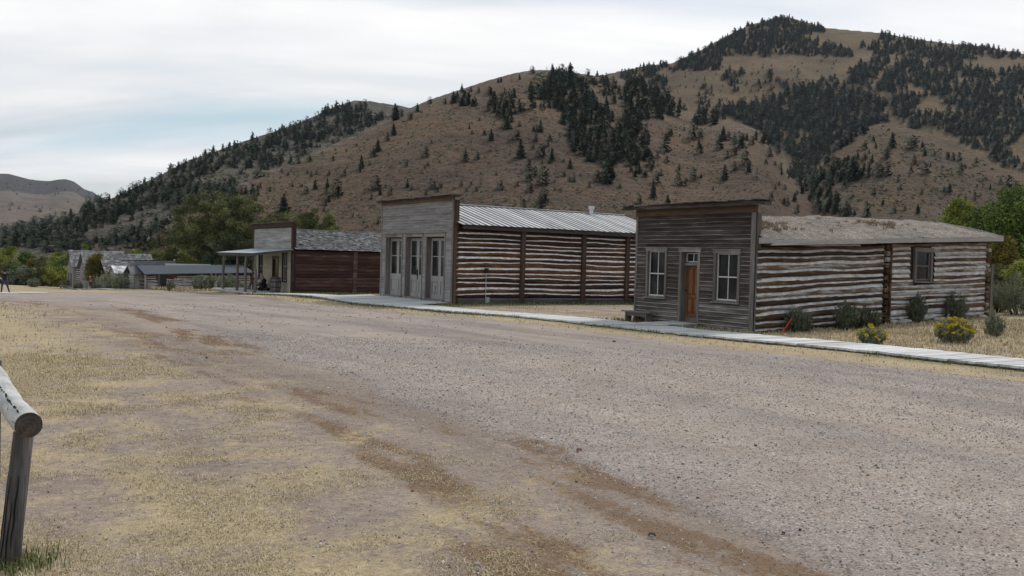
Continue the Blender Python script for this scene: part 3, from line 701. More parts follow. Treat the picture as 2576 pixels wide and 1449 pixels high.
# tufts of dry grass growing on the sod
def tuft_faces(rs_, n, cx, cy, cz, rad, h, w=.012, lean=.5):
    V=[];Fq=[]
    for k in range(n):
        a=rs_.uniform(0,2*math.pi); r=rad*math.sqrt(rs_.uniform(0,1)); x=cx+r*math.cos(a); y=cy+r*math.sin(a)
        a2=rs_.uniform(0,2*math.pi); l=h*rs_.uniform(.5,1.15); dx=math.cos(a2)*lean*l*rs_.uniform(.2,1); dy=math.sin(a2)*lean*l*rs_.uniform(.2,1)
        px,py=-math.sin(a2)*w,math.cos(a2)*w
        V+= [(x-px,y-py,cz),(x+px,y+py,cz),(x+dx,y+dy,cz+l)]; b=len(V)-3; Fq.append((b,b+1,b+2))
    return V,Fq
rs_=np.random.RandomState(5)
def straw_mat(name, a, b, c):
    N=NT(name); t=N.attr('tone'); N.i('Base Color', N.ramp(t,[(0,a),(.5,b),(1,c)])); N.i('Roughness',.8); N.i('Specular IOR Level',.2)
    return N.m
M_STRAW = straw_mat('dry_straw',(0.26,0.2,0.115),(0.45,0.365,0.225),(0.62,0.53,0.36))
M_STRAWB = straw_mat('brown_straw',(0.13,0.09,0.057),(0.24,0.17,0.11),(0.38,0.29,0.2))
M_GREENG = straw_mat('green_grass_blade',(0.05,0.07,0.02),(0.12,0.15,0.045),(0.25,0.24,0.1))
V=[];Fq=[]
for k in range(150):
    if k<105: x=abs(rs_.normal(0,1.0))+.5; y=rs_.uniform(.6,2.6)*(1-.1*x)
    elif k<140: x=rs_.normal(8.4,.7); y=rs_.normal(1.5,.35)
    else: x=rs_.uniform(4,12); y=rs_.uniform(.2,2.5)
    v_,f_=tuft_faces(rs_,26,x,y,sodz(x,y)-.02,.11,.13,.01,.8); b=len(V); V+=v_; Fq+=[tuple(i+b for i in q) for q in f_]
o=mesh_np('roof_grass',V,Fq,M_STRAWB,B3,fattr=dict(tone=rs_.rand(len(Fq)))); o['kind']='stuff'
# foundation stones
for (x,y,r) in ((7.3,-.22,.2),(7.75,-.3,.22),(8.15,-.2,.17),(7.5,-.42,.15),(10.0,-.2,.18),(10.4,-.15,.2),(13.2,-.15,.2),(4.6,-.2,.14),(11.3,-.15,.16)):
    z=guv(21.52+y,23.5+x); t=MB()
    t.tube([(x-r,y,z+.05),(x-r*.4,y+.03,z+.08),(x+r*.5,y-.03,z+.07),(x+r,y,z+.04)],[r*.3,r*.6,r*.55,r*.25],7,rnd.random(),squash=.8); t.obj('foundation_stone',[M_STONE],B3)

# ================================================================== pale grey false front with three double doors
B2 = house('false_front_store', 41.80, 23.5, 'middle house, tall pale grey false front with three double doors and a striped board roof', 'house')
W2=8.65; zb2=-.66
drs = [(5.78,8.02),(3.32,5.46),(.80,2.98)]
op = [(a,b,-.6,2.93) for a,b in drs]
f=MB(); clap(f, fac, .14, W2-.12, zb2, 4.62, 36, op, lambda t: .5 if t<.6 else .42, lip=.022, wob=.004); sheath(f, 0, W2, zb2, 4.7, [(a+.06,b-.06,-.9,2.78) for a,b in drs], tone=.3)
f.obj('facade',[W_GREY],B2)
t=MB(); fbox(t,fac,0,.14,-.06,.045,zb2-.03,4.66,.6); t.obj('corner_board',[W_TRIM],B2)
t=MB(); fbox(t,fac,W2-.12,W2,-.06,.045,zb2,4.66,.7); t.obj('corner_board',[W_TRIM],B2)
t=MB(); t.box((.0,-.06,zb2-.05),(.28,-.0,4.66),.4); t.box((.02,-.12,zb2-.05),(.14,-.062,3.3),.7); t.obj('corner_post',[W_POST],B2)
t=MB(); fbox(t,fac,.0,W2,-.04,.035,4.62,4.82,.55); t.obj('frieze_board',[W_BROWN],B2)
t=MB(); fbox(t,fac,-.28,W2+.22,-.22,.26,4.82,4.86,.35)
for k in range(20):
    a=-.34+(W2+.62)*k/20; t.box((-.33-rnd.uniform(0,.05),a,4.87+rnd.uniform(0,.02)),(.3,a+(W2+.62)/20-.015,4.90+rnd.uniform(0,.02)),rnd.uniform(.2,.8))
t.obj('cornice',[W_DARK],B2)
for i,(a,b) in enumerate(drs):
    z0,z1=-.52,2.78; rec=.30
    d=MB(); fbox(d,fac,a,a+.12,-rec,.04,z0,z1,.6); fbox(d,fac,b-.12,b,-rec,.04,z0,z1,.55)
    fbox(d,fac,a-.02,b+.02,-rec,.05,z1,z1+.2,.55); fbox(d,fac,a-.05,b+.05,0,.10,z1+.2,z1+.225,.6); fbox(d,fac,a-.03,b+.03,-rec,.10,z0-.1,z0,.6)
    do=d.obj('door_frame',[W_TRIM],B2)
    hd=MB(); fbox(hd,fac,a+.0,b-(.0 if i==2 else .9 if i==1 else 1.6),.05,.058,z1+.02,z1+.18,.8); hd.obj('head_board',[W_TRIMY],do)
    m_=(a+b)/2
    for (p,q) in ((a+.122,m_-.004),(m_+.004,b-.122)):
        g=MB(); o0,o1=-rec,-rec+.045; st=.13
        fbox(g,fac,p,p+st,o0,o1,z0,z1-.05,.5); fbox(g,fac,q-st,q,o0,o1,z0,z1-.05,.45)
        for (r0,r1) in ((z0,z0+.22),(z0+.95,z0+1.22),(z1-.2,z1-.05)): fbox(g,fac,p+st,q-st,o0,o1,r0,r1,.5)
        fbox(g,fac,p+st,q-st,o0+.01,o1-.015,1.72,1.76,.7)
        fbox(g,fac,p+st,q-st,o0,o1-.02,z0+.22,z0+.95,.55)
        for (x0,x1,y0,y1) in ((p+st+.03,p+st+.05,z0+.27,z0+.9),(q-st-.05,q-st-.03,z0+.27,z0+.9),(p+st+.03,q-st-.03,z0+.27,z0+.29),(p+st+.03,q-st-.03,z0+.88,z0+.9)): fbox(g,fac,x0,x1,o1-.02,o1-.002,y0,y1,.15)
        lf=g.obj('door_leaf',[W_DOORG],do)
        for (y0,y1) in ((z0+1.22,1.72),(1.76,z1-.2)):
            gp=MB(); gp.quad([fac(p+st,o0+.02,y0),fac(q-st,o0+.02,y0),fac(q-st,o0+.02,y1),fac(p+st,o0+.02,y1)]); gp.obj('door_pane',[M_GLASS],do)
    if i==1:
        h=MB(); fbox(h,fac,m_-.03,m_+.03,-rec+.045,-rec+.075,.45,1.02,.5); h.tube([fac(m_-.01,-rec+.1,.62),fac(m_-.01,-rec+.12,.8),fac(m_-.01,-rec+.1,.95)],.014,6); h.obj('door_handle',[M_IRON],do)
    if i==2:
        h=MB(); h.tube([fac(m_+.42,-rec+.06,.18),fac(m_+.40,-rec+.06,-.1),fac(m_+.46,-rec+.06,-.26)],.012,6); h.obj('hanging_strap',[M_IRON],do)
L2=14.6
lg,ch=logwall(side,.14,L2,lambda t:-.36,lambda t:3.25,14,.2,21,bulge=.085,chv=.5,wave=.045,tones=[.15,.45,.3,.25,.55,.5,.6,.35,.4,.25,.45,.15,.2,.1])
lg.obj('log_wall',[W_LOG],B2); ch.obj('chinking',[M_CHINK],B2)
t=MB(); t.box((.28,-.13,-.80),(7.0,.0,-.50),.6); t.box((7.02,-.12,-.78),(L2,.0,-.52),.5); t.box((.28,-.1,-.49),(L2,.0,-.37),.75); t.obj('sill_beam',[W_RAFT],B2)
for x in (4.2,8.28,11.45):
    t=MB(); t.box((x-.13,-.2,-.72),(x+.13,-.06,3.3),.45,j=.012); t.obj('wall_post',[W_POST],B2)
t=MB(); t.box((.1,.02,-.8),(L2,.12,3.3),.1); t.box((L2-.1,.12,-.8),(L2,W2,3.4),.3); t.box((.1,W2-.12,-.8),(L2,W2,3.3),.3)
t.box((.06,.02,3.1),(.1,W2,3.4),.2); t.obj('inner_wall',[W_LOG],B2)
ye,ze,yr,zr=-.55,3.42,4.3,4.66
t=MB(); t.add([(.12,ye,ze-.03),(L2+.3,ye,ze-.03),(L2+.3,yr,zr-.03),(.12,yr,zr-.03)],[(0,1,2,3)],.1); t.add([(.12,yr,zr-.03),(L2+.3,yr,zr-.03),(L2+.3,W2+.5,3.3),(.12,W2+.5,3.3)],[(0,1,2,3)],.3)
t.box((.3,-.5,3.18),(L2+.2,-.42,3.36),.35); 
for k in range(26): t.box((.5+k*.55,-.5,3.28),(.6+k*.55,.1,3.38),.3)
t.obj('roof_deck',[W_RAFT],B2)
t=MB(); nb=38; wb=(L2+.15)/nb
for k in range(nb):
    x=.14+k*wb; e=rnd.uniform(-.05,.04); dz=(zr-ze)/(yr-ye)
    a0,b0=x,x+wb*.56; ya=ye+e-.06; za=ze+dz*(e-.06)
    t.add([(a0,ya,za),(b0,ya,za),(b0,ya,za+.012),(a0,ya,za+.012),(a0,yr,zr),(b0,yr,zr),(b0,yr,zr+.012),(a0,yr,zr+.012)],[(0,1,2,3),(3,2,6,7),(0,3,7,4),(1,5,6,2)],rnd.uniform(.2,.8))
    a0,b0=x+wb*.56,x+wb; t.add([(a0,ya+.05,za-.01),(b0,ya+.05,za-.01),(b0,yr,zr-.005),(a0,yr,zr-.005)],[(0,1,2,3)],.0,2)
t.box((.14,yr-.06,zr+.06),(L2+.2,yr+.12,zr+.1),.6)
t.add([(.14,yr,zr),(L2+.3,yr,zr),(L2+.3,W2+.6,3.32),(.14,W2+.6,3.32)],[(0,1,2,3)],.4)
t.obj('board_roof',[W_ROOFB,W_RAFT,M_INK],B2)
t=MB(); t.tube([(12.0,4.1,4.6),(12.0,4.1,4.95)],.13,12); t.tube([(12.0,4.1,4.95),(12.0,4.1,5.12)],.19,12); t.obj('roof_vent',[M_GALV],B2)
t=MB(); t.tube([(3.0,6.5,4.0),(3.0,6.5,5.35)],.04,8); t.tube([(3.15,6.5,4.0),(3.15,6.5,5.3)],.04,8); t.obj('vent_pipe',[M_GALV],B2)
t=MB(); t.tube([(1.95,-.13,-.75),(1.93,-.13,0),(1.93,-.13,.95)],.018,6); cp_=t.obj('conduit',[M_GALV],B2)
t=MB(); t.box((1.84,-.2,.95),(2.04,-.1,1.2)); t.obj('meter_box',[M_IRON],cp_)
t=MB(); t.box((1.95,-.19,-.62),(2.13,-.12,-.32),.5); t.obj('junction_box',[M_GALV],cp_)

# ================================================================== porch house with the shake roof
B1 = house('porch_house', 65.41, 23.5, 'small false-front house with a post porch, dark red log side and grey shake roof', 'house')
W1=9.3; zb1=-1.22
o1=[(3.0,4.42,-1.1,1.38),(1.15,2.22,-.35,1.85),(6.75,7.75,-.35,1.75)]
f=MB(); clap(f,fac,.3,W1-.15,zb1,2.0,22,o1,lambda t:.6,lip=.014); sheath(f,0,W1,zb1,2.0,[(a+.05,b-.05,c-.2 if c<-1 else c+.02,d-.05) for a,b,c,d in o1],tone=.5); f.obj('porch_wall',[W_CREAM],B1)
f=MB(); clap(f,fac,.3,W1-.3,2.0,3.62,13,[],lambda t:.5,lip=.016); f.box((.004,0,2.0),(.05,W1,3.9),.4); f.obj('parapet',[W_WHITE],B1)
t=MB(); fbox(t,fac,0,.3,-.05,.05,zb1-.02,3.62,.5); t.obj('corner_board',[W_REDT],B1); t=MB(); fbox(t,fac,W1-.3,W1,-.05,.05,zb1,3.62,.5); t.obj('corner_board',[W_REDT],B1)
t=MB(); t.box((.05,-.04,zb1),(.22,0,3.9),.4); t.box((.051,-.09,zb1),(.12,-.041,2.0),.3); t.obj('corner_board',[W_REDT],B1)
t=MB(); fbox(t,fac,-.02,W1+.02,-.05,.07,3.62,3.72,.4); fbox(t,fac,-.1,W1+.1,-.08,.14,3.72,3.76,.9); fbox(t,fac,-.12,W1+.12,-.05,.18,3.76,3.98,.4); fbox(t,fac,-.22,W1+.25,-.12,.3,3.98,4.04,.85)
t.obj('cornice',[W_REDY],B1)
d=MB(); a,b,c,e=o1[0]; fbox(d,fac,a,a+.1,-.1,.04,c,e,.5); fbox(d,fac,b-.1,b,-.1,.04,c,e,.5); fbox(d,fac,a,b,-.1,.05,e,e+.1,.5); do=d.obj('door_frame',[W_REDT],B1)
g=MB(); fbox(g,fac,a+.1,b-.1,-.1,-.06,c,-.05,.6); fbox(g,fac,a+.1,a+.2,-.1,-.055,-.05,e,.3); fbox(g,fac,b-.2,b-.1,-.1,-.055,-.05,e,.3); fbox(g,fac,a+.2,b-.2,-.1,-.055,e-.1,e,.3); g.obj('door_leaf',[W_DOOR],do)
g=MB(); g.quad([fac(a+.2,-.07,-.05),fac(b-.2,-.07,-.05),fac(b-.2,-.07,e-.1),fac(a+.2,-.07,e-.1)]); g.obj('door_pane',[M_GLASS],do)
window(B1,fac,*o1[1],mt=W_REDT,rows=2,cols=3); window(B1,fac,*o1[2],mt=W_REDT,rows=2,cols=2)
L1=15.0
lg,ch=logwall(side,.22,L1,lambda t:zb1+.05,lambda t:1.98,13,.09,31,bulge=.07,chv=.5,wave=.03)
lg.obj('log_wall',[W_RED],B1); ch.obj('chinking',[W_RED],B1)
for x in (4.82,9.5): 
    t=MB(); t.box((x-.16,-.15,zb1),(x+.16,-.05,1.95),.75,j=.01); t.obj('wall_post',[W_RED],B1)
t=MB(); t.box((.1,.02,zb1-.2),(L1,.1,2.1),.1); t.box((L1-.1,.1,zb1-.2),(L1,W1,2.6),.3); t.box((.1,W1-.1,zb1-.2),(L1,W1,2.1),.3); t.obj('inner_wall',[W_RED],B1)
t=MB(); t.add([(.06,-.35,2.0),(L1+.2,-.35,2.12),(L1+.2,4.0,3.62),(.06,4.0,3.5)],[(0,1,2,3)],.1); t.add([(.06,4.0,3.5),(L1+.2,4.0,3.62),(L1+.2,W1+.4,2.0),(.06,W1+.4,1.9)],[(0,1,2,3)],.3); t.obj('roof_deck',[W_RAFT],B1)
t=MB(); shakes(t,.06,L1+.2,-.42,2.02,4.0,3.56,17,.21,.03,.008,.05); t.box((.06,3.9,3.56),(L1+.2,4.15,3.64),.8); t.obj('shake_roof',[W_SHAKE],B1)
# porch: roof, four crooked posts, deck
t=MB(); n=14
for k in range(n):
    a=-.15+(W1-.2)*k/n; b=a+(W1-.2)/n-.004; z=lambda y:0
    t.add([(-3.0,a,1.66),(-3.0,b,1.66),(-3.0,b,1.69),(-3.0,a,1.69),(-.06,a,2.02),(-.06,b,2.02),(-.06,b,2.05),(-.06,a,2.05)],[(0,1,2,3),(3,2,6,7),(0,3,7,4),(1,5,6,2),(0,4,5,1)],.5)
po=t.obj('porch_roof',[M_TIN],B1)
t=MB(); t.box((-2.9,-.1,1.46),(-2.72,W1-.45,1.64),.5); t.add([(-2.9,-.12,1.5),(-.06,-.12,1.86),(-.06,-.12,2.0),(-2.9,-.12,1.64),(-2.9,-.04,1.5),(-.06,-.04,1.86),(-.06,-.04,2.0),(-2.9,-.04,1.64)],[(0,1,2,3),(4,5,6,7),(0,1,5,4),(3,2,6,7)],.4)
for k in range(8): t.add([(-2.8,.9*k+.6,1.55),(-.06,.9*k+.6,1.9),(-.06,.9*k+.68,1.9),(-2.8,.9*k+.68,1.55),(-2.8,.9*k+.6,1.64),(-.06,.9*k+.6,1.99),(-.06,.9*k+.68,1.99),(-2.8,.9*k+.68,1.64)],[(0,1,2,3),(0,1,5,4),(3,2,6,7)],.3)
t.obj('porch_beam',[W_RAFT],po)
for (y,x) in ((-.1,-2.75),(2.0,-2.8),(4.1,-2.78),(7.75,-2.8)):
    t=MB(); zs=[-1.35,-.6,.1,.8,1.48]; t.tube([(x+rnd.uniform(-.04,.04),y+rnd.uniform(-.05,.05),z) for z in zs],[.12,.105,.1,.1,.085],9,rnd.uniform(.4,.7)); 
    if y>7: t.tube([(x,y,.75),(x,y-.35,1.1),(x+.05,y-.45,1.45)],[.05,.04,.03],7)
    t.obj('porch_post',[W_POST if False else W_TRIM],B1)
t=MB()
for k in range(38):
    a=-.3+(W1+.4)*k/38; b=a+(W1+.4)/38-.012; t.box((-3.15,a,-1.22),(-.02,b,-1.14+rnd.uniform(-.004,.004)),rnd.uniform(.2,.7))
t.box((-3.1,-.25,-1.35),(-3.02,W1,-1.225),.2); t.obj('porch_deck',[W_WALK],B1)

# ================================================================== boards to walk on
def planks(name, u0, u1, v0, v1, zf, w=.235, mat=W_WALK, extra=()):
    mb=MB(); u=u0
    o=empty('tmp_frame',(0,0,0),PSI); bpy.data.objects.remove(o)
    while u<u1:
        ww=w*rnd.uniform(.8,1.15); a=v0+rnd.uniform(-.06,.06); b=v1+rnd.uniform(-.06,.06)
        for (e0,e1,ev) in extra:
            if e0<u<e1: b=ev
        z0=zf(u,v0); z1=zf(u,b); j=rnd.uniform(-.006,.006); tn=rnd.uniform(.2,.85)
        sk=rnd.uniform(-.02,.02); P=[(a,u+.010),(b,u+.010+sk),(b,u+ww-.012+sk),(a,u+ww-.012)]; zz=[z0,z1,z1,z0]
        mb.add([(p,q,z+j-.05) for (p,q),z in zip(P,zz)]+[(p,q,z+j) for (p,q),z in zip(P,zz)],[(4,5,6,7),(0,1,5,4),(1,2,6,5),(2,3,7,6),(3,0,4,7)],tn)
        u+=ww
    for vv in (v0+.15,v1-.2):
        us_=np.linspace(u0,u1,max(2,int((u1-u0)/2)))
        for a,b in zip(us_,us_[1:]):
            za,zb=zf(a,vv)-.05,zf(b,vv)-.05
            mb.add([(vv,a,za-.12),(vv,b,zb-.12),(vv+.05,b,zb-.12),(vv+.05,a,za-.12),(vv,a,za),(vv,b,zb),(vv+.05,b,zb),(vv+.05,a,za)],[(0,1,5,4),(2,3,7,6),(4,5,6,7)],.1)
    o=mb.obj(name,[mat]); o.rotation_euler=(0,0,PSI); return struct(o)
wz=lambda u,v: guv(u,21.0)+.10 if u<62 else max(guv(u,21.0)+.08,-1.16)
def walk_z(u,v):
    z=guv(u,21.0)+.10
    if v>22.5: z=max(z,-.62)
    return z
planks('boardwalk',-3,64.9,19.78,21.8,walk_z,extra=((42.0,51.6,23.42),))
planks('far_boardwalk',112,121,19.2,20.6,lambda u,v:guv(u,20)+.10,w=.3)
planks('distant_boardwalk',125,143,18.3,19.7,lambda u,v:guv(u,19)+.10,w=.3)
# ramp from the boardwalk up to the orange door
mb=MB(); 
for k in range(7):
    a=21.82+k*.235; t0=(a-21.8)/1.65; z=-.44*(1-t0)-.42*t0
    mb.box((a,24.0,z-.04),(a+.225,25.3,z+rnd.uniform(-.004,.004)),rnd.uniform(.2,.6))
mb.box((21.85,24.02,-.6),(23.4,24.08,-.482),.2); mb.box((21.85,25.2,-.6),(23.4,25.26,-.482),.2)
o=mb.obj('door_ramp',[W_WALK]); o.rotation_euler=(0,0,PSI); struct(o)
# pale slab path where the man with the camera stands
mb=MB()
for k in range(5):
    u=76.2+k*1.35; z=guv(u+.6,3)+.07
    for j in range(6): mb.box((-2.5+j*1.9,u,z-.1),(-2.5+j*1.9+1.88,u+1.33,guv(u+.6,-2+j*1.9)+.10),rnd.uniform(.3,.7))
o=mb.obj('path',[plain('pale_concrete',(0.42,0.4,0.37),.9,nz=.12,scale=3)]); o.rotation_euler=(0,0,PSI); struct(o)
# step beside the metal-grey log side, half hidden
mb=MB(); mb.box((11.9,-1.6,-.72),(13.6,-.22,-.62),.4); mb.add([(11.9,-1.6,-.62),(13.6,-1.6,-.62),(13.6,-.22,-.2),(11.9,-.22,-.2)],[(0,1,2,3)],.5); mb.add([(11.9,-1.6,-.62),(11.9,-.22,-.2),(11.9,-.22,-.62)],[(0,1,2)],.3)
o=mb.obj('side_ramp',[W_RAFT]); o.location=uv(41.80,23.5,0); o.rotation_euler=(0,0,PSI); tag(o,'small grey plank ramp against the striped-roof house, half hidden by the dark front','ramp')
# ================================================================== the group of old cabins down the street
def gable(root, L, W, ze, zr, ov=.3, mat=None, th=.06, rows=0, name='roof', x0=0, y0=0):
    t=MB(); yc=y0+W/2
    if rows:
        shakes(t, x0-ov, x0+L+ov, y0-ov, ze-ov*.5, yc, zr, rows, .3, .025, .02, .03)
        t.add([(x0-ov,y0-ov,ze-ov*.5-.03),(x0+L+ov,y0-ov,ze-ov*.5-.03),(x0+L+ov,yc,zr-.03),(x0-ov,yc,zr-.03)],[(0,1,2,3)],.2)
    else:
        t.add([(x0-ov,y0-ov,ze-ov*.5),(x0+L+ov,y0-ov,ze-ov*.5),(x0+L+ov,yc,zr),(x0-ov,yc,zr),(x0-ov,y0-ov,ze-ov*.5+th),(x0+L+ov,y0-ov,ze-ov*.5+th),(x0+L+ov,yc,zr+th),(x0-ov,yc,zr+th)],[(0,3,2,1),(4,5,6,7),(0,1,5,4),(1,2,6,5),(2,3,7,6),(3,0,4,7)],.5)
    t.add([(x0-ov,yc,zr+.005),(x0+L+ov,yc,zr+.005),(x0+L+ov,y0+W+ov,ze-ov*.5),(x0-ov,y0+W+ov,ze-ov*.5)],[(0,1,2,3)],.5)
    return t.obj(name,[mat],root)
def box_walls(root, L, W, zb, zt, zr, mat, name='wall', x0=0, y0=0, front=True):
    t=MB(); 
    t.box((x0,y0+.04,zb),(x0+L,y0+.1,zt),.5); t.box((x0,y0+W-.1,zb),(x0+L,y0+W,zt),.5); t.box((x0+L-.08,y0+.1,zb),(x0+L,y0+W-.1,zt),.5)
    for xx in ((x0,x0+.08) if front else ()):
        pass
    t.box((x0,y0+.1,zb),(x0+.08,y0+W-.1,zt),.5)
    for xx in (x0+.04,x0+L-.04): t.add([(xx,y0,zt),(xx,y0+W,zt),(xx,y0+W/2,zr-.06)],[(0,1,2)],.4)
    return t.obj(name,[mat],root)
ROWC='old log and board cabins at the end of the street'
# long cabin with blue-grey roofing
c=house('long_cabin',118.3,24.3,'long low log cabin at the far end with plain blue-grey roofing','house',ROWC)
box_walls(c,12.6,7.6,-3.1,-1.2,-.2,W_LOG)
lg,ch=logwall(side,0,12.6,lambda t:-3.0+.2*t,lambda t:-1.22+.28*t,9,.3,51,opens=[(1.25,2.85,-2.75,-1.1),(6.2,7.3,-2.2,-1.0)],bulge=.09); lg.obj('log_wall',[W_LOG3],c); ch.obj('chinking',[M_CHINKB],c)
window(c,side,1.3,2.8,-2.6,-1.32,rows=2,cols=4,fw=.12,rec=.0,proud=.1); window(c,side,6.25,7.25,-2.15,-1.3,rows=2,cols=3,fw=.1,rec=.0,proud=.1)
t=MB(); t.add([(-.3,-.5,-1.22),(13.0,-.5,-.82),(12.8,3.8,.07),(-.4,3.8,-.25),(-.3,-.5,-1.12),(13.0,-.5,-.72),(12.8,3.8,.17),(-.4,3.8,-.15)],[(0,3,2,1),(4,5,6,7),(0,1,5,4),(1,2,6,5),(3,0,4,7)],.5)
t.add([(-.4,3.8,-.1),(12.8,3.8,.12),(13,8,-.9),(-.3,8,-1.25)],[(0,1,2,3)],.5); t.obj('roof',[M_TAR],c)
t=MB(); t.box((3.0,3.6,-.2),(8.6,3.9,.14),.6); t.obj('ridge_cap',[M_GALV],c)
for x in (-.12,):
    t=MB(); t.tube([(x,-.1,-3.1),(x,-.1,-1.2)],.12,7,.8); t.obj('corner_post',[W_FAR],c)
# little white cabin and its cross gable
c=house('white_cabin',125,22.1,'tiny whitewashed cabin with a pale loose-board roof behind the big sagebrush','house',ROWC)
box_walls(c,4.6,4.2,-3.4,-1.1,-.45,W_WHITE); gable(c,4.2,4.2,-1.15,-.42,.25,W_ROOFB,name='roof',rows=3)
for s0_ in (1.0,1.9): 
    t=MB(); t.box((s0_,-.02,-2.35),(s0_+.45,.035,-1.75),.5); t.obj('window',[M_GLASS],c)
t=MB(); t.box((2.9,-.03,-3.2),(3.5,.035,-1.5),.5); t.obj('door',[M_SASH],c)
c=house('lean_to_cabin',120.4,23.4,'low whitewashed log cabin with a dark open gable, joined to the long cabin','house',ROWC)
lg,ch=logwall(fac,.1,4.0,lambda t:-3.2,lambda t:-1.3,9,.45,52,bulge=.08); lg.obj('log_wall',[W_WHITE],c); ch.obj('chinking',[M_CHINKB],c)
box_walls(c,.9,4.2,-3.2,-1.3,-.4,W_WHITE,y0=0)
t=MB(); t.add([(-.5,4.9,-1.35),(.8,4.9,-1.35),(.8,2.1,-.28),(-.5,2.1,-.28),(-.5,4.9,-1.28),(.8,4.9,-1.28),(.8,2.1,-.21),(-.5,2.1,-.21)],[(0,3,2,1),(4,5,6,7),(0,1,5,4),(3,0,4,7),(2,3,7,6)],.5)
t.add([(-.5,2.1,-.28),(.8,2.1,-.28),(.8,-.3,-1.25),(-.5,-.3,-1.25)],[(0,1,2,3)],.2); t.obj('roof',[W_SHAKE],c)
# ragged shingle roof in the middle
c=house('ragged_roof_cabin',131,22.1,'log cabin with a long ragged shingle roof ending in a white ridge tip','house',ROWC)
box_walls(c,8.8,6.0,-3.6,-1.1,.3,W_LOG3)
t=MB(); shakes(t,-.4,9.1,-.4,-1.35,3.0,.25,9,.4,.03,.04,.06)
t.add([(-.4,-.4,-1.4),(9.1,-.4,-1.1),(9.1,3.0,.42),(-.4,3.0,.16)],[(0,1,2,3)],.2); t.add([(-.4,3.0,.25),(9.1,3.0,.5),(9.1,6.3,-1.2),(-.4,6.3,-1.3)],[(0,1,2,3)],.2); t.obj('roof',[W_SHAKE],c)
t=MB(); t.box((9.0,2.9,.3),(9.15,3.1,.62),.9); t.obj('ridge_finial',[M_SASH],c)
t=MB(); t.tube([(8.6,1.0,-.9),(8.6,1.0,-.2)],.16,8); t.obj('stove_pipe',[M_IRON],c)
# two taller shingled houses
c=house('shingled_house',138,20.6,'grey shingled house with a stone chimney in the middle of its ridge','house',ROWC)
box_walls(c,8.8,6.0,-3.9,-.9,1.0,W_FAR); gable(c,8.6,6.0,-.75,1.15,.35,W_SHAKE,rows=10)
t=MB(); t.add([(-.6,-3.2,-2.1),(1.4,-3.2,-2.1),(1.4,.2,-.8),(-.6,.2,-.8),(-.6,-3.2,-2.0),(1.4,-3.2,-2.0),(1.4,.2,-.7),(-.6,.2,-.7)],[(0,3,2,1),(4,5,6,7),(0,1,5,4),(3,0,4,7),(1,2,6,5)],.6); t.obj('lean_to_roof',[W_SHAKE],c)
t=MB(); t.box((5.4,3.1,.2),(6.3,3.8,1.95),.5,j=.05); t.obj('chimney',[M_BRICK],c); 
t=MB(); t.box((5.3,3.0,1.95),(6.4,3.9,2.15),.5,j=.04); t.obj('chimney_cap',[M_IRON],c)
c=house('gabled_log_house',150,20.6,'tall grey house at the far end with an open-sided log wall and steep shingled gable','house',ROWC)
box_walls(c,8.0,6.4,-4.4,-.9,1.3,W_FAR); gable(c,7.6,6.4,-.85,1.45,.3,W_SHAKE,rows=11)
lg,ch=logwall(side,.35,2.0,lambda t:-4.0,lambda t:-1.0,10,.42,53,bulge=.1,tones=[.2]); lg.obj('log_wall',[W_RAFT],c); ch.obj('chinking',[M_CHINKB],c)
for s0_ in (1.5,4.0):
    t=MB(); fbox(t,fac,s0_,s0_+.7,-.01,.05,-3.9,-1.9,.5); t.obj('shutter',[M_IRON],c)
t=MB(); t.box((3.2,3.1,.6),(4.1,3.8,1.9),.5,j=.04); t.obj('chimney',[M_BRICK],c)
t=MB(); t.tube([(3.6,3.4,1.9),(3.6,3.4,2.5)],.2,7); t.obj('chimney_pot',[M_BRICK],c)
# shed behind the sod-roofed cabin
c=house('grey_shed',24.6,43.4,'small dark grey board shed behind the back corner of the sod-roofed cabin','shed',turn=.5)
t=MB()
for k in range(14): t.box((k*.2,-.03,-.2),(k*.2+.19,.02,1.35-.035*k+rnd.uniform(-.03,.03)),rnd.uniform(.1,.6))
t.box((0,0.02,-.2),(2.8,2.4,.9),.3); t.obj('board_wall',[W_FAR],c)
t=MB(); t.add([(-.15,-.2,1.36),(2.95,-.2,.86),(2.95,2.5,1.0),(-.15,2.5,1.5)],[(0,1,2,3)],.3); t.add([(-.15,-.2,1.42),(2.95,-.2,.92),(2.95,2.5,1.06),(-.15,2.5,1.56)],[(0,1,2,3)],.3); t.obj('roof',[W_RAFT],c)

# ================================================================== fences
def rail_fence(name, pts, label, heights, posts=True, h=1.25, rails=3, group=None):
    """worm rails between posts; pts in (u,v)"""
    P0=uv(*pts[0],guv(*pts[0])); r=empty(name,P0); tag(r,label,'fence',group)
    loc=[uv(u,v,guv(u,v))-P0 for u,v in pts]
    for p in loc:
        t=MB(); hh=h*rnd.uniform(.92,1.12); t.tube([p+Vector((0,0,-.1)),p+Vector((rnd.uniform(-.05,.05),rnd.uniform(-.05,.05),hh))],[.09,.07],7,rnd.uniform(.3,.8)); t.obj('post',[W_FAR],r)
    for a,b in zip(loc,loc[1:]):
        for k in range(rails):
            z=h*(.22+.66*k/max(1,rails-1)); m_=(a+b)/2+Vector((rnd.uniform(-.06,.06),rnd.uniform(-.06,.06),z+rnd.uniform(-.12,.02)))
            t=MB(); t.tube([a+Vector((0,-.1,z+rnd.uniform(-.08,.08))),m_,b+Vector((0,-.1,z+rnd.uniform(-.08,.08)))],[.06,.055,.05],6,rnd.uniform(.4,1)); t.obj('rail',[W_FAR],r)
    return r
def along(px, py, dep):
    d=rays([px],[py])[0]; q=EYE+d*(dep/d[1]); return float(q@UU), float(q@VV)
rail_fence('rail_fence',[along(x,735,d) for x,d in ((510,93),(487,95),(463,97),(440,99),(421,101))],'weathered split-rail fence in front of the long cabin beside the round bush',None,h=1.35)
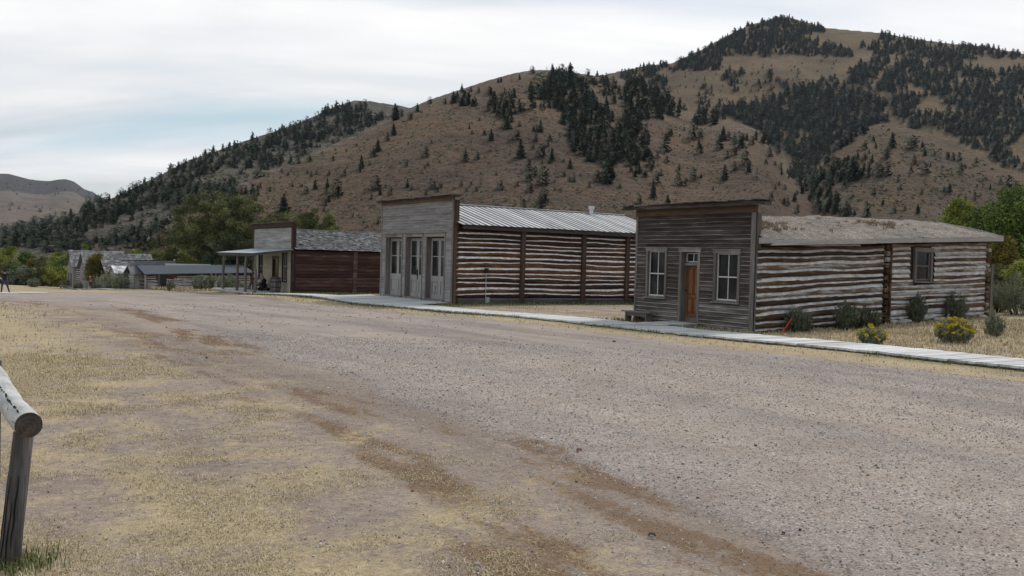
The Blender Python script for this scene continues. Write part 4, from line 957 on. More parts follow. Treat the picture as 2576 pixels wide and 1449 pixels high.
rail_fence('rail_fence',[along(x,733,d) for x,d in ((408,104),(392,108),(372,112))],'short sagging rail fence piece by the white corner post of the long cabin',None,h=1.15)
rail_fence('rail_fence',[along(x,732,d) for x,d in ((370,113),(352,114),(336,115),(318,116))],'crooked rail fence in front of the whitewashed cabins behind the man in grey',None,h=1.3)
rail_fence('rail_fence',[along(x,731,d) for x,d in ((292,117),(275,117),(254,118))],'low broken rail fence under the big sagebrush by the end cabins',None,h=.9,rails=2)
def pickets(pa,pb,label):
    a=along(*pa); b=along(*pb); P0=uv(*a,guv(*a)); r=empty('picket_fence',P0); tag(r,label,'fence'); q=uv(*b,guv(*b))-P0; n=int(q.length/.16)
    t=MB()
    for k in range(n):
        p=q*(k/n); t.tube([p,p+Vector((0,0,rnd.uniform(1.0,1.2)))],.055,4,rnd.random())
    t.obj('pickets',[W_FAR],r); t=MB()
    for z in (.35,.85): t.tube([Vector((0,.06,z)),q+Vector((0,.06,z))],.03,4)
    t.obj('backing_rail',[W_FAR],r)
pickets((190,729,122),(224,730,119),'grey picket fence between the end house and the man in red')
pickets((284,730,117.5),(322,731,116.5),'grey picket fence behind the low broken rails, right of the big sagebrush')
t=MB(); u_,v_=along(*(812*.6289,735.6,86)); 
u_,v_=along(542,732,86); z=guv(u_,v_); t.tube([(0,0,-.1),(.02,0,.75),(.12,0,1.05)],[.14,.13,.06],8,.6); o=t.obj('fence_stump',[W_FAR]); o.location=uv(u_,v_,z); tag(o,'lone leaning grey stump post left of the porch','post')
t=MB(); t.box((-.7,-.2,.35),(.7,.2,.42),.5); [t.box((x,-.18,-.05),(x+.1,.18,.35),.4) for x in (-.6,.5)]; u_,v_=along(163,729,132); o=t.obj('low_bench',[W_FAR]); o.location=uv(u_,v_,guv(u_,v_)); tag(o,'low plank bench out at the left corner of the farthest house','bench')
# dark stand by the rail fence
u_,v_=along(408,731,103); r=empty('dark_stand',uv(u_,v_,guv(u_,v_)),PSI); tag(r,'dark box-like stand with a brown side board by the rail fence','stand')
t=MB(); t.box((-.35,-.35,.3),(.35,.35,1.75),.2,j=.05); t.obj('cabinet',[M_IRON],r)
for x,y in ((-.3,-.3),(.2,-.3),(-.3,.2),(.2,.2)):
    t=MB(); t.box((x,y,-.05),(x+.1,y+.1,.3)); t.obj('leg',[M_IRON],r)
t=MB(); t.box((.36,-.3,1.15),(1.5,-.22,1.7),.4); t.obj('side_board',[W_RED],r)

# ================================================================== small things near the houses
def bench(loc,rz,label,L=1.5,h=.5,d=.3,mat=None,back=False):
    r=empty('plank_bench',loc,rz); tag(r,label,'bench'); t=MB(); t.box((-d/2-.03,-L/2-.12,h),(d/2+.03,L/2+.12,h+.045),.6,j=.006); t.obj('seat',[mat],r)
    for y in (-L/2+.08,L/2-.12):
        t=MB(); t.box((-d/2,y,-.12),(d/2,y+.045,h-.002),.6); t.obj('leg',[mat],r)
    t=MB(); t.box((-d/2+.02,-L/2+.13,h-.14),(-d/2+.045,L/2-.13,h-.003),.4); t.obj('apron',[mat],r)
    return r
BM=wood('grey_bench_board',[(0,(.06,.05,.048)),(.5,(.15,.135,.13)),(1,(.28,.26,.25))],axis='y')
bench(uv(26.9,23.18,-.58),PSI,'low grey plank bench against the dark false front, left of the orange door',1.35,.38,.3,BM)
# round timber end at the far bottom corner
t=MB(); t.tube([(0,0,0),(.5,0,0)],.13,10,.5); o=t.obj('sill_log',[W_LOG3],B3); o.location=(-.16,W3-.35,-.5)
t=MB(); t.tube([(0,0,-.12),(.02,.03,.2),(.05,.06,.62)],[.022,.022,.02],7); o=t.obj('marker_stake',[plain('red_paint',(.55,.03,.02),.5)]); o.location=uv(20.95,24.25,guv(20.95,24.25)); o.rotation_euler=(.0,.55,PSI-.5); tag(o,'thin bright red stake leaning by the corner of the sod-roofed cabin','stake')
def barrel(loc,label):
    r=empty('barrel',loc); tag(r,label,'barrel'); prof=[(0,.33),(.2,.38),(.45,.41),(.7,.41),(.92,.38),(1.12,.33)]
    t=MB(); n=18
    for k in range(n):
        a0,a1=2*math.pi*k/n+.012,2*math.pi*(k+1)/n-.012; vs=[]
        for z,rr in prof: vs+=[(rr*math.cos(a0),rr*math.sin(a0),z),(rr*math.cos(a1),rr*math.sin(a1),z)]
        t.add(vs,[(2*i,2*i+1,2*i+3,2*i+2) for i in range(len(prof)-1)],rnd.random())
    t.tube([(0,0,.02),(0,0,1.06)],.325,18,.3); t.obj('staves',[W_BARREL],r)
    for z,rr in ((.06,.355),(.34,.41),(.72,.42),(1.0,.375)):
        t=MB(); t.tube([(0,0,z),(0,0,z+.07)],rr,20); t.obj('hoop',[M_IRON],r)
barrel(uv(66.85,22.75,-1.14),'old wooden barrel with dark iron hoops standing under the porch by the door')
bench(uv(71.0,22.9,-1.14),PSI,'plank bench under the porch with two seated visitors',2.6,.45,.4,BM)

# ================================================================== hitching rail in the foreground
hp=uv(5.87,.51,guv(5.87,.51)); hr_=empty('hitching_rail',hp); tag(hr_,'weathered round-pole hitching rail in the near left corner','rail')
M_POLE=NT('silver_peeled_pole'); 
_c=M_POLE.co((1,1,1)); _g=M_POLE.noise(M_POLE.co((3,14,14)),1,6,.7,.5); _b=M_POLE.noise(_c,5,5,.6); _v=M_POLE.noise(M_POLE.co((1.2,9,9)),2.2,4,.8,.6)
_cc=M_POLE.ramp(M_POLE.math('ADD',M_POLE.math('MULTIPLY',_g,.6),M_POLE.math('MULTIPLY',_b,.4)),[(.3,(.2,.19,.185)),(.5,(.42,.41,.4)),(.7,(.62,.61,.6))])
_cc=M_POLE.mix(M_POLE.ramp(_v,[(.6,0),(.66,.85)]),_cc,(.05,.045,.042)); M_POLE.i('Base Color',_cc); M_POLE.i('Roughness',.8); M_POLE.bump(_g,.5,.008)
W_PPOST=wood('dark_split_post',[(0,(.03,.026,.024)),(.45,(.085,.078,.075)),(.8,(.15,.14,.137)),(1,(.22,.21,.205))],axis='z',g=45,along=2.5,bump=.9)
M_END=NT('sawn_log_end'); _c=M_END.n('ShaderNodeTexCoord'); _w=M_END.n('ShaderNodeTexWave'); _w.wave_type='RINGS'; _w.rings_direction='X'; M_END.L(_c.outputs['Object'],_w.inputs[0]); _w.inputs['Scale'].default_value=14; _w.inputs['Distortion'].default_value=2.5; _w.inputs['Detail'].default_value=3
M_END.i('Base Color',M_END.mix(.5,M_END.ramp(_w.outputs['Fac'],[(0,(.035,.028,.024)),(1,(.085,.068,.056))]),M_END.ramp(M_END.noise(M_END.co(),18,5,.7),[(.3,(.02,.018,.016)),(.7,(.15,.12,.1))]))); M_END.i('Roughness',.9)
t=MB(); n=20; t.tube([(-.005,-.06,-.3),(.02,-.03,.2),(.06,0,.73)],[.058,.056,.053],n,.5); po=t.obj('post',[W_PPOST],hr_,smooth=True)
for (ax,z0_,z1_) in ((-1.9,-.2,.5),(-1.45,-.25,.35),(-2.3,.0,.52),(-1.1,.1,.5)):
    t=MB(); vs=[]; 
    for q in range(9):
        z=z0_+(z1_-z0_)*q/8; cx=.016+.075*(z-.15); cy=-.033+.06*(z-.15)*.95; aa=ax+.05*math.sin(q*1.7+ax*3); w_=.0045*math.sin(math.pi*(q+.3)/8.6)+.001
        for sgn in (-1,1): vs.append((cx+.0575*math.cos(aa+sgn*w_/.06),cy+.0575*math.sin(aa+sgn*w_/.06),z))
    t.add(vs,[(2*i,2*i+1,2*i+3,2*i+2) for i in range(8)]); t.obj('crack',[M_INK],po)
# the rail runs back to the left, its sawn end towards us
def wp(px,py,dep):
    d=rays([px],[py])[0]; return Vector(EYE+d*(dep/d[1]))
A=wp(72,1075,5.02); Bq=wp(-62,880,7.2)
dirv=(Bq-A).normalized()
rl=empty('tmpr',A); m3=dirv.to_track_quat('X','Z'); bpy.data.objects.remove(rl)
t=MB(); pts=[]; rad=[]
for q in range(26):
    s=q/25*3.4; pts.append((s,.012*math.sin(s*3),.012*math.cos(s*2.3))); rad.append(.069+.003*math.sin(q*1.3)+.002*math.sin(q*2.9))
t.tube(pts,rad,28,.5,cap=False); pole=t.obj('cross_rail',[M_POLE.m],hr_,smooth=True); pole.rotation_mode='QUATERNION'; pole.rotation_quaternion=m3; pole.location=A-hp
t=MB(); ring=[(-.001,.0685*math.cos(2*math.pi*k/28),.0685*math.sin(2*math.pi*k/28)+.01) for k in range(28)]; t.add(ring+[(-.004,0,.01)],[(k,(k+1)%28,28) for k in range(28)]); t.obj('sawn_end',[M_END.m],pole)
rs2=np.random.RandomState(3)
t=MB(); s=.05; ang=.95
path=[]
while s<2.6:
    path.append((s,ang)); s+=rs2.uniform(.02,.05); ang+=rs2.uniform(-.09,.1); ang=min(1.5,max(.7,ang))
vs=[]
for i,(s,a) in enumerate(path):
    w_=rs2.uniform(.002,.008)
    for sg in (-1,1): vs.append((s,.0735*math.cos(a+sg*w_/.08)+.012*math.sin(s*3),.0735*math.sin(a+sg*w_/.08)+.012*math.cos(s*2.3)))
t.add(vs,[(2*i,2*i+1,2*i+3,2*i+2) for i in range(len(path)-1) if rs2.rand()>.22]); t.obj('drying_crack',[M_INK],pole)
# far post of the same rail, its dark top just in the picture
q=wp(-2,905,7.0); t=MB(); t.tube([(q.x-hp.x-.05,q.y-hp.y,-.5),(q.x-hp.x-.05,q.y-hp.y,q.z-hp.z-.01)],.06,12,.4); t.obj('post',[W_PPOST],hr_)
# ================================================================== plants
def leaf_mat(name, stops, rough=.75, trans=0.0):
    N=NT(name); t=N.attr('tone'); n=N.noise(N.co(),2.5,3,.6)
    N.i('Base Color', N.ramp(N.math('ADD',N.math('MULTIPLY',t,.75),N.math('MULTIPLY',n,.25)),stops)); N.i('Roughness',rough); N.i('Specular IOR Level',.12)
    return N.m
M_CONIF = leaf_mat('conifer_needles',[(0,(.011,.018,.01)),(.5,(.028,.043,.02)),(1,(.07,.092,.036))])
M_JUNI = leaf_mat('juniper_foliage',[(0,(.016,.022,.012)),(.5,(.042,.055,.026)),(1,(.09,.105,.048))])
M_BARE = leaf_mat('bare_grey_twigs',[(0,(.07,.062,.066)),(1,(.17,.155,.155))])
M_WILLOW = leaf_mat('willow_leaves',[(0,(.04,.047,.018)),(.5,(.12,.13,.048)),(1,(.23,.235,.085))])
M_COTT = leaf_mat('cottonwood_leaves',[(0,(.03,.055,.012)),(.5,(.095,.145,.034)),(1,(.21,.26,.065))])
M_YELL = leaf_mat('yellow_green_leaves',[(0,(.07,.095,.018)),(.5,(.19,.225,.042)),(1,(.38,.38,.08))])
M_ORNG = leaf_mat('turning_orange_leaves',[(0,(.05,.06,.016)),(.5,(.15,.13,.03)),(1,(.33,.22,.045))])
M_SAGE = leaf_mat('sagebrush_leaves',[(0,(.09,.1,.065)),(.5,(.2,.215,.14)),(1,(.34,.36,.25))])
M_SAGED = leaf_mat('dark_sagebrush_leaves',[(0,(.045,.053,.033)),(.5,(.12,.132,.082)),(1,(.24,.255,.17))])
M_FLOW = leaf_mat('yellow_flowers',[(0,(.4,.3,.01)),(1,(.75,.6,.03))])
M_BARK = wood('tree_bark',[(0,(.04,.034,.03)),(.5,(.11,.1,.09)),(1,(.24,.22,.2))],axis='z')
M_PALE = wood('pale_dead_limb',[(0,(.2,.19,.18)),(1,(.42,.4,.38))],axis='z')

def leaves(rs_, C, rad, n, size, flat=.75, up=.25):
    """n leaf-sized quads spread through a blob of radius rad round each centre of C"""
    m=len(C); c=np.repeat(C,n,0); d=rs_.normal(size=(m*n,3)); d/=np.linalg.norm(d,axis=1)[:,None]
    r=rs_.uniform(0,1,(m*n,1))**.55; R_=np.repeat(np.broadcast_to(rad,(m,)),n)[:,None]
    p=c+d*r*R_*np.array([1,1,flat])
    a=rs_.normal(size=(m*n,3)); a/=np.linalg.norm(a,axis=1)[:,None]; b=np.cross(a,rs_.normal(size=(m*n,3))); b/=np.linalg.norm(b,axis=1)[:,None]+1e-9
    s=size*rs_.uniform(.6,1.3,(m*n,1)); V=np.stack([p-a*s,p-b*s*.6,p+a*s,p+b*s*.6],1).reshape(-1,3)
    Fq=np.arange(m*n*4).reshape(-1,4); tone=np.repeat(rs_.uniform(0,.9,m),n)+rs_.uniform(-.2,.2,m*n)
    return V,Fq,tone
def limb_tree(rs_, h, w, trunk_r, lobes, nclump, nleaf, size, clr, fill=.5, base=.15):
    """trunk and limbs that reach the leaf clumps; lobes: ellipsoids (cx,cy,cz,rx,ry,rz) in units of w,w,h"""
    L=np.array(lobes,float)*np.array([w,w,h,w,w,h]); vol=L[:,3]*L[:,4]*L[:,5]; pick=rs_.choice(len(L),nclump,p=vol/vol.sum())
    d=rs_.normal(size=(nclump,3)); d/=np.linalg.norm(d,axis=1)[:,None]; r=rs_.uniform(fill,1,(nclump,1))**.6
    C=L[pick,:3]+d*r*L[pick,3:]*rs_.uniform(.85,1.08,(nclump,1)); C=C[C[:,2]>h*base*.6]
    V,Fq,t=leaves(rs_,C,clr*rs_.uniform(.6,1.3,len(C)),nleaf,size)
    mb=MB(); k=[Vector((0,0,-.3)),Vector((rs_.normal()*.05*w,rs_.normal()*.05*w,h*.22)),Vector((rs_.normal()*.07*w,rs_.normal()*.07*w,h*.45)),Vector((rs_.normal()*.1*w,0,h*.7))]
    mb.tube(k,[trunk_r*1.25,trunk_r,trunk_r*.7,trunk_r*.3],8,.5)
    for i in rs_.choice(len(C),min(len(C),26),replace=False):
        c=Vector(C[i]); s=k[1].lerp(k[3],rs_.uniform(0,.9)) ; m_=s.lerp(c,.5)+Vector((0,0,h*.04))
        mb.tube([s,m_,c],[trunk_r*.3,trunk_r*.18,trunk_r*.06],5,rs_.uniform(.3,1),cap=False)
    return V,Fq,t,mb
def gpos(px, py, dep=None, dz=0.0):
    """where a plant seen at a point of the photograph stands: on the ground, at a given depth if its foot is hidden"""
    if dep is None:
        P,_=hits([px],[py]); return Vector(P[0])
    d=rays([px],[py])[0]; q=EYE+d*(dep/d[1]); return Vector((q[0],q[1],gz(q[0],q[1])+dz))
TREES_=[]
def big_tree(name, label, cat, pos, top_px, w_px, lobes, nclump, nleaf, size, clr, mat, seed, trunk=.25, group=None, h=None, w=None):
    dep=pos.y; rs_=np.random.RandomState(seed); size*=.62; nleaf=int(nleaf*1.9)
    if h is None:
        d=rays([top_px[0]],[top_px[1]])[0]; h=float((EYE+d*(dep/d[1]))[2]-pos.z)
    if w is None: w=w_px/F_PX*dep
    V,Fq,t,mb=limb_tree(rs_,h,w/2,trunk,lobes,nclump,nleaf,size,clr)
    r=empty(name,pos); tag(r,label,cat,group); mesh_np('crown',V,Fq,mat,r,fattr=dict(tone=t)); mb.obj('trunk',[M_BARK],r,smooth=True)
    return r
ROUND=[(0,0,.58,.8,.8,.36),(-.35,.1,.5,.55,.5,.3),(.4,-.1,.48,.5,.5,.3),(.05,.2,.8,.45,.45,.2)]
WIDE=[(-.55,0,.62,.42,.5,.3),(-.15,.1,.72,.45,.5,.28),(.25,0,.66,.4,.5,.28),(.68,0,.52,.36,.45,.28),(-.75,0,.38,.3,.4,.25),(.0,0,.38,.75,.5,.28),(.45,0,.3,.45,.4,.22)]
COLM=[(0,0,.55,.62,.62,.42),(.2,0,.75,.4,.4,.25),(-.25,0,.4,.6,.6,.28)]
BUSH=[(0,0,.42,.85,.8,.42),(-.5,0,.32,.5,.5,.32),(.5,.1,.34,.5,.5,.34),(.1,0,.7,.5,.5,.3)]
# big old willow behind the porch house and its neighbours
big_tree('willow_tree','huge spreading dull-green willow behind the long cabin and the porch roof','tree',gpos(582,728,133),(582,474),315,WIDE,420,110,.2,1.05,M_WILLOW,1,.55)
tr=big_tree('willow_tree','dark rounded willow crown reaching down behind the porch posts','tree',gpos(600,728,126),(610,575),190,BUSH,130,130,.2,1.2,M_JUNI,2,.3)
big_tree('cottonwood_tree','leafy green tree standing right behind the shake roof, yellow tuft on top','tree',gpos(775,735,108),(785,519),75,ROUND,110,130,.17,.75,M_WILLOW,3,.2)
big_tree('cottonwood_tree','leafy green tree at the near end behind the shake roof, round-topped','tree',gpos(824,735,106),(832,528),68,ROUND,95,130,.17,.75,M_WILLOW,4,.2)
big_tree('juniper_bush','dull green rounded juniper beside the tall dark fir behind the porch house','bush',gpos(738,735,150),(735,545),62,ROUND,60,110,.17,.8,M_JUNI,5,.2)
big_tree('leafy_bush','bright yellow-green bush behind the roof of the long cabin','bush',gpos(465,728,150),(462,606),72,BUSH,90,110,.17,.8,M_YELL,6,.15)
big_tree('leafy_bush','dark green bush between the long cabin roof and the big willow','bush',gpos(425,728,158),(422,620),60,BUSH,70,110,.17,.8,M_COTT,7,.15)
for i,(x,y,w_,m_,lb) in enumerate([(212,613,56,M_YELL,'mustard-green willow clump behind the left end of the farthest roof'),(335,617,44,M_YELL,'bright lime willow clump just right of the stone chimney'),(385,612,80,M_WILLOW,'soft olive willow thicket behind the middle shingle roofs')]):
    big_tree('willow_thicket',lb,'bush',gpos(x,728,178),(x,y),w_,BUSH,80,100,.2,.95,m_,20+i,.1)
LB=[(15,622,75,168,M_YELL,'tall yellow-green tree at the left edge above the hatted visitor'),(52,668,60,155,M_COTT,'low green shrub just right of the hatted visitor, behind others'),(64,634,40,172,M_COTT,'dark green round tree between the two brightest ones on the left'),
 (80,652,32,166,M_ORNG,'small orange-tinged tree among the green shrubs on the left'),(102,646,36,167,M_WILLOW,'slim green tree right of the orange-tinged one'),(147,632,52,164,M_YELL,'lime-green tree standing left of the farthest house'),(158,650,48,158,M_COTT,'broad mid-green tree touching the farthest house'),
 (62,672,70,150,M_SAGED,'dull olive shrub in the row left of the farthest house'),(108,668,66,150,M_WILLOW,'rounded olive-green shrub in the middle of the row left of the farthest house'),(147,667,60,149,M_YELL,'large bright rounded shrub beside the farthest house'),(34,655,60,160,M_WILLOW,'pale green shrub behind the shoulder of the hatted visitor')]
for i,(x,y,w_,dd,m_,lb) in enumerate(LB):
    big_tree('leafy_shrub',lb,'shrub',gpos(x,722,dd),(x,y),w_*1.15,BUSH if y>660 else ROUND,75,100,.2,.85,m_,40+i,.1)
big_tree('young_tree','green and orange autumn tree right in front of the shingled house','tree',gpos(238,728,125),(240,638),52,COLM,80,110,.13,.6,M_ORNG,60,.12)
# trees on the right behind the sod roof
big_tree('cottonwood_tree','big dark green cottonwood at the right edge of the picture','tree',gpos(2585,735,76),(2580,458),240,ROUND,230,150,.17,1.15,M_COTT,61,.4)
big_tree('cottonwood_tree','bright green and yellow cottonwood behind the far end of the sod roof','tree',gpos(2408,735,92),(2408,490),112,ROUND,120,130,.16,.8,M_YELL,62,.25)
big_tree('cottonwood_tree','narrower yellow-tipped cottonwood between the two bigger ones on the right','tree',gpos(2466,735,86),(2466,514),72,COLM,85,130,.15,.7,M_COTT,63,.2)
big_tree('leafy_bush','low yellow-green bush whose top just shows over the sod roof','bush',gpos(2300,735,100),(2300,538),95,BUSH,80,100,.17,.8,M_YELL,64,.1)
big_tree('leafy_bush','golden bush tucked left of the bright cottonwood behind the sod roof','bush',gpos(2352,735,97),(2350,530),50,BUSH,50,100,.17,.8,M_ORNG,65,.1)
big_tree('leafy_bush','yellowing tall bush below the dark cottonwood, behind the cabin corner','bush',gpos(2515,760,62),(2508,588),62,COLM,70,130,.13,.6,M_ORNG,66,.1)
big_tree('leafy_bush','bright green round bush at the right edge under the dark cottonwood','bush',gpos(2575,770,52),(2568,648),95,BUSH,90,130,.11,.55,M_YELL,67,.1)
big_tree('leafy_bush','olive green bush just right of the cabin corner above the grey shed','bush',gpos(2505,772,54),(2508,672),70,BUSH,70,130,.11,.5,M_WILLOW,68,.1)
# ---------------------------------------------------------------- sagebrush and rabbitbrush
def shrub(name, label, pos, h, w, mat, seed, nst=150, nl=34, ls=.022, flowers=0, cat='shrub', lean=.0, group=None):
    rs_=np.random.RandomState(seed); r=empty(name,pos); tag(r,label,cat,group)
    tips=[]; mb=MB()
    for k in range(nst):
        a=rs_.uniform(0,2*math.pi); q=math.sqrt(rs_.uniform(0,1)); rr=q*w/2; hh=h*(1-.42*q*q)*rs_.uniform(.5,1.15)
        tip=np.array([rr*math.cos(a)+lean*hh,rr*math.sin(a),hh]); b=np.array([rr*.25*math.cos(a),rr*.25*math.sin(a),-.04]); tips.append((b,tip))
        if k<40: mb.tube([b,b*.5+tip*.5+np.array([0,0,.06*h]),tip],[.014,.009,.004],4,rs_.rand(),cap=False)
    C=[];S=[]
    for b,t_ in tips:
        for f_ in np.linspace(.45,1,4): C.append(b+(t_-b)*f_+rs_.normal(size=3)*.03*w)
    V,Fq,t=leaves(rs_,np.array(C),.05*w**.7,nl,ls,flat=2.4)
    V[:,2]=np.maximum(V[:,2],-.02)
    mesh_np('foliage',V,Fq,mat,r,fattr=dict(tone=t)); mb.obj('stems',[M_BARK],r)
    if flowers:
        idx=rs_.choice(len(tips),flowers,replace=flowers>len(tips)); C=np.array([tips[i][1]+rs_.normal(size=3)*.03 for i in idx]); C[:,2]+=.05*h
        V,Fq,t=leaves(rs_,C,.06,34,.019,flat=.6); mesh_np('flowers',V,Fq,M_FLOW,r,fattr=dict(tone=t))
    return r
def sag(px, py, hpx, wpx, label, mat, seed, dep=None, **k):
    p=gpos(px,py,dep); s=p.y/F_PX; return shrub('sagebrush' if mat is not None and 'flowers' not in k else 'rabbitbrush',label,p,hpx*s,wpx*s,mat,seed,**k)
sag(2008,836,56,70,'low dark sagebrush by the log wall, nearest the red stake',M_SAGED,101,ls=.02)
sag(2128,830,66,62,'dark bushy sagebrush at the middle of the front log wall',M_SAGED,102,ls=.02)
sag(2178,826,48,70,'spreading grey-green sagebrush in front of the log joint',M_SAGED,103,ls=.02)
sag(2306,812,66,52,'upright dark sagebrush beneath the small back window',M_SAGED,104,ls=.02)
sag(2395,806,64,72,'dark sagebrush below the far end of the log wall',M_SAGED,105,ls=.02)
sag(2396,862,58,96,'rabbitbrush crowned with bright yellow flowers on the dry grass',M_SAGE,106,flowers=150,ls=.02)
sag(2190,868,44,70,'straggly rabbitbrush with a few yellow flowers beside the boardwalk',M_SAGE,107,flowers=45,nst=80,nl=22,ls=.018)
sag(2500,848,64,54,'thin grey-green sagebrush right of the flowering rabbitbrush',M_SAGE,108,nst=80,nl=26,ls=.018)
sag(2560,815,92,110,'large pale sagebrush at the right edge of the picture',M_SAGE,109,dep=40)
sag(2505,790,70,90,'pale sagebrush in front of the grey shed',M_SAGE,110,dep=42)
def fsag(px,dep,hpx,wpx,label,seed,mat=M_SAGE,**k):
    p=gpos(px,730,dep); s=p.y/F_PX; return shrub('sagebrush',label,p,hpx*s,wpx*s,mat,seed,nst=110,nl=30,ls=.05,**k)
fsag(278,113,40,88,'broad sagebrush in front of the whitewashed cabin',121)
fsag(318,117,34,40,'smaller sagebrush at the right shoulder of the broad one',122)
fsag(430,97,24,20,'small round bush growing through the rail fence',123)
fsag(528,90,44,62,'tall sagebrush left of the porch at the end of the rail fence',124)
fsag(572,88,40,60,'sagebrush behind the far porch post',125)
fsag(500,95,36,40,'grey-green sagebrush behind the last rails of the fence',126)
fsag(610,86,16,40,'low grey scrub seen between the porch posts',127)
fsag(84,138,20,34,'pale grey bush at the edge of the meadow on the left',128)
fsag(166,140,22,22,'pale round bush at the left corner of the farthest house',129)
fsag(205,121,14,40,'low grey weeds along the picket fence behind the man in red',130,mat=M_SAGED)

# ---------------------------------------------------------------- conifers on the hills
def conifer_np(rs_, n, kind):
    """unit-high conifer made of drooping branch sprays: kind 0 narrow fir, 1 broad juniper, 2 bare twigs"""
    wid={0:.24,1:.42,2:.3,3:.32}[kind]; V=[];T=[]
    for k in range(n):
        if kind==1 or kind==2:
            z=rs_.uniform(.03,.96); prof=max(.05,math.sin(math.pi*min(1,(z*.8+.2))))**.55*(.8+.2*math.sin(z*9+n))
        else:
            z=1-rs_.uniform(0,1)**.62*.95; prof=(1-z)**.8+.03
            prof*=.75+.35*math.sin(z*34+rs_.uniform(-.5,.5))
        a=rs_.uniform(0,2*math.pi); r=wid*prof*rs_.uniform(.3,1.0)*(1+.2*math.sin(a*2+z*7+n)); s=({0:.078,1:.085,2:.034,3:.08}[kind])*(170/n)**.35*rs_.uniform(.7,1.5)*(1.15-.55*z)
        p=np.array([r*math.cos(a),r*math.sin(a),z]); out=np.array([math.cos(a),math.sin(a),-.35 if kind!=1 else .3]); tg=np.array([-math.sin(a),math.cos(a),0])
        jit=rs_.normal(size=3)*.02
        V+= [p+out*s*1.3+jit, p+tg*s*.8-out*s*.3, p-tg*s*.8-out*s*.3+np.array([0,0,s*.6])]; T.append(rs_.uniform(.1,.9)*(.8 if kind!=2 else 1))
    V=np.array(V); 
    # short trunk
    b=len(V); V=np.r_[V,[[.02,0,-.05],[-.012,.016,-.05],[-.012,-.016,-.05],[0,0,.9]]]; Fc=np.r_[np.arange(b).reshape(-1,3),[[b,b+1,b+3],[b+1,b+2,b+3],[b+2,b,b+3]]]
    return V,Fc,np.r_[T,[0.1]*3]
rsC=np.random.RandomState(11)
PROTO={}
for kind,mat in ((0,M_CONIF),(1,M_JUNI),(2,M_BARE),(3,M_CONIF)):
    PROTO[kind]=[]
    for q in range(5):
        V,Fc,T=conifer_np(np.random.RandomState(200+kind*10+q),{0:300,1:340,2:200,3:300}[kind],kind)
        me_o=mesh_np('conifer',V,Fc,mat,fattr=dict(tone=T)); PROTO[kind].append(me_o.data); bpy.data.objects.remove(me_o)
def bush_free(kind): return kind==1
A8=[ # crop of the middle hill: x, foot y, height, kind (0 fir, 1 rounded, 2 grey bare)
(1030,350,105,0),(1065,330,50,1),(1120,345,50,1),(1165,300,55,0),(1240,250,45,1),(1215,235,40,1),(1330,252,38,1),(1382,248,75,0),(1430,265,48,1),(1470,250,60,1),(1510,265,60,1),(1435,180,55,0),(1488,175,30,1),(1535,185,40,1),(1605,200,55,1),(1655,120,30,0),(1672,118,34,0),(1735,115,44,2),(1785,105,38,0),(1745,215,62,1),(1860,68,50,1),(1950,52,32,2),(1590,295,50,1),(1630,270,100,0),(1680,340,70,1),(1700,275,75,1),(1740,275,55,1),(1778,250,35,1),(1712,402,85,0),(1690,395,60,1),(1020,440,75,0),(980,475,55,1),(925,540,78,0),(895,572,58,1),(945,338,50,1),(650,492,34,1),(505,600,48,1),(440,612,44,1),(330,632,38,1),(825,640,85,0),(815,665,35,1),(875,622,25,1),(722,687,42,1),(652,595,35,1),(735,542,22,1),(795,508,22,1),(590,553,20,1),(1480,402,32,0),(1540,352,22,1),(1495,432,28,1),(1570,437,33,1),(1612,472,72,0),(1605,538,62,2),(1213,573,68,1),(1110,497,20,1),(1250,489,25,1),(1228,624,30,1),(1210,640,20,1),(1097,628,42,1),(1300,607,20,1),(1448,602,78,1),(1528,587,48,1),(1790,578,115,0),(1765,470,66,1),(1738,465,40,2),(1665,770,62,1),(910,772,92,1),(545,767,62,0),(610,795,50,1),(620,757,60,0),(668,812,110,1),(628,845,45,0),(605,865,42,1),(740,642,24,0),(700,692,16,1),(520,694,34,1),(498,670,24,1),(550,677,25,1),(628,682,28,1),(340,664,26,1),(380,684,24,1),(262,694,22,1),(405,752,26,1),(465,752,22,1),(165,797,68,0),(125,797,60,0),(210,757,32,1),(190,805,62,1),(90,797,55,1),(270,782,30,1),(490,795,45,1),(940,802,45,0),(885,827,32,1),(1000,802,55,1),(1105,757,55,0),(1065,757,38,2),(1130,772,30,1),(1170,767,40,2),(1235,767,72,2),(1260,765,50,1),(1305,762,42,1),(1285,787,36,1),(1385,765,74,2),(1430,752,42,1),(1460,782,28,1),(1540,757,68,2),(1490,742,27,1),(1520,780,30,1),(1770,747,36,1),(1645,684,22,1),(1550,678,20,1),(1215,802,30,1),(775,932,24,1),(925,977,30,1),(840,972,20,1),(595,902,25,1),(970,757,24,1),(855,612,16,0),(795,755,38,2),
(1865,524,38,1),(1870,412,36,0),(1912,422,82,0),(1885,420,45,1),(1912,572,85,1),(1880,476,48,1),(1965,472,42,1),(1953,509,38,1),(1980,592,78,0),(2025,472,42,2),(1835,655,75,1),(1838,722,72,1),(1875,692,66,1),(1925,742,115,1),(1995,726,105,2),(1845,787,66,1),(1925,852,95,1),(1905,892,85,1),(1805,887,62,1),(1845,842,66,2),(2090,642,66,0),(2050,692,38,1),(2110,724,45,1),(2130,772,62,2),(2085,722,36,1),(2205,757,34,1),(2250,722,74,1),(2318,734,120,0),(2420,352,58,1),(2455,292,92,0),(2390,762,32,1),(2540,692,42,1),(2350,250,72,1),(2310,285,82,0),(1925,286,60,1),(1875,352,64,2),(1970,612,42,0),(2050,600,20,1),(1920,612,24,1),(1960,540,14,1),(2150,690,22,1),(2560,500,40,1),(2035,780,24,1),(1995,775,20,1)]
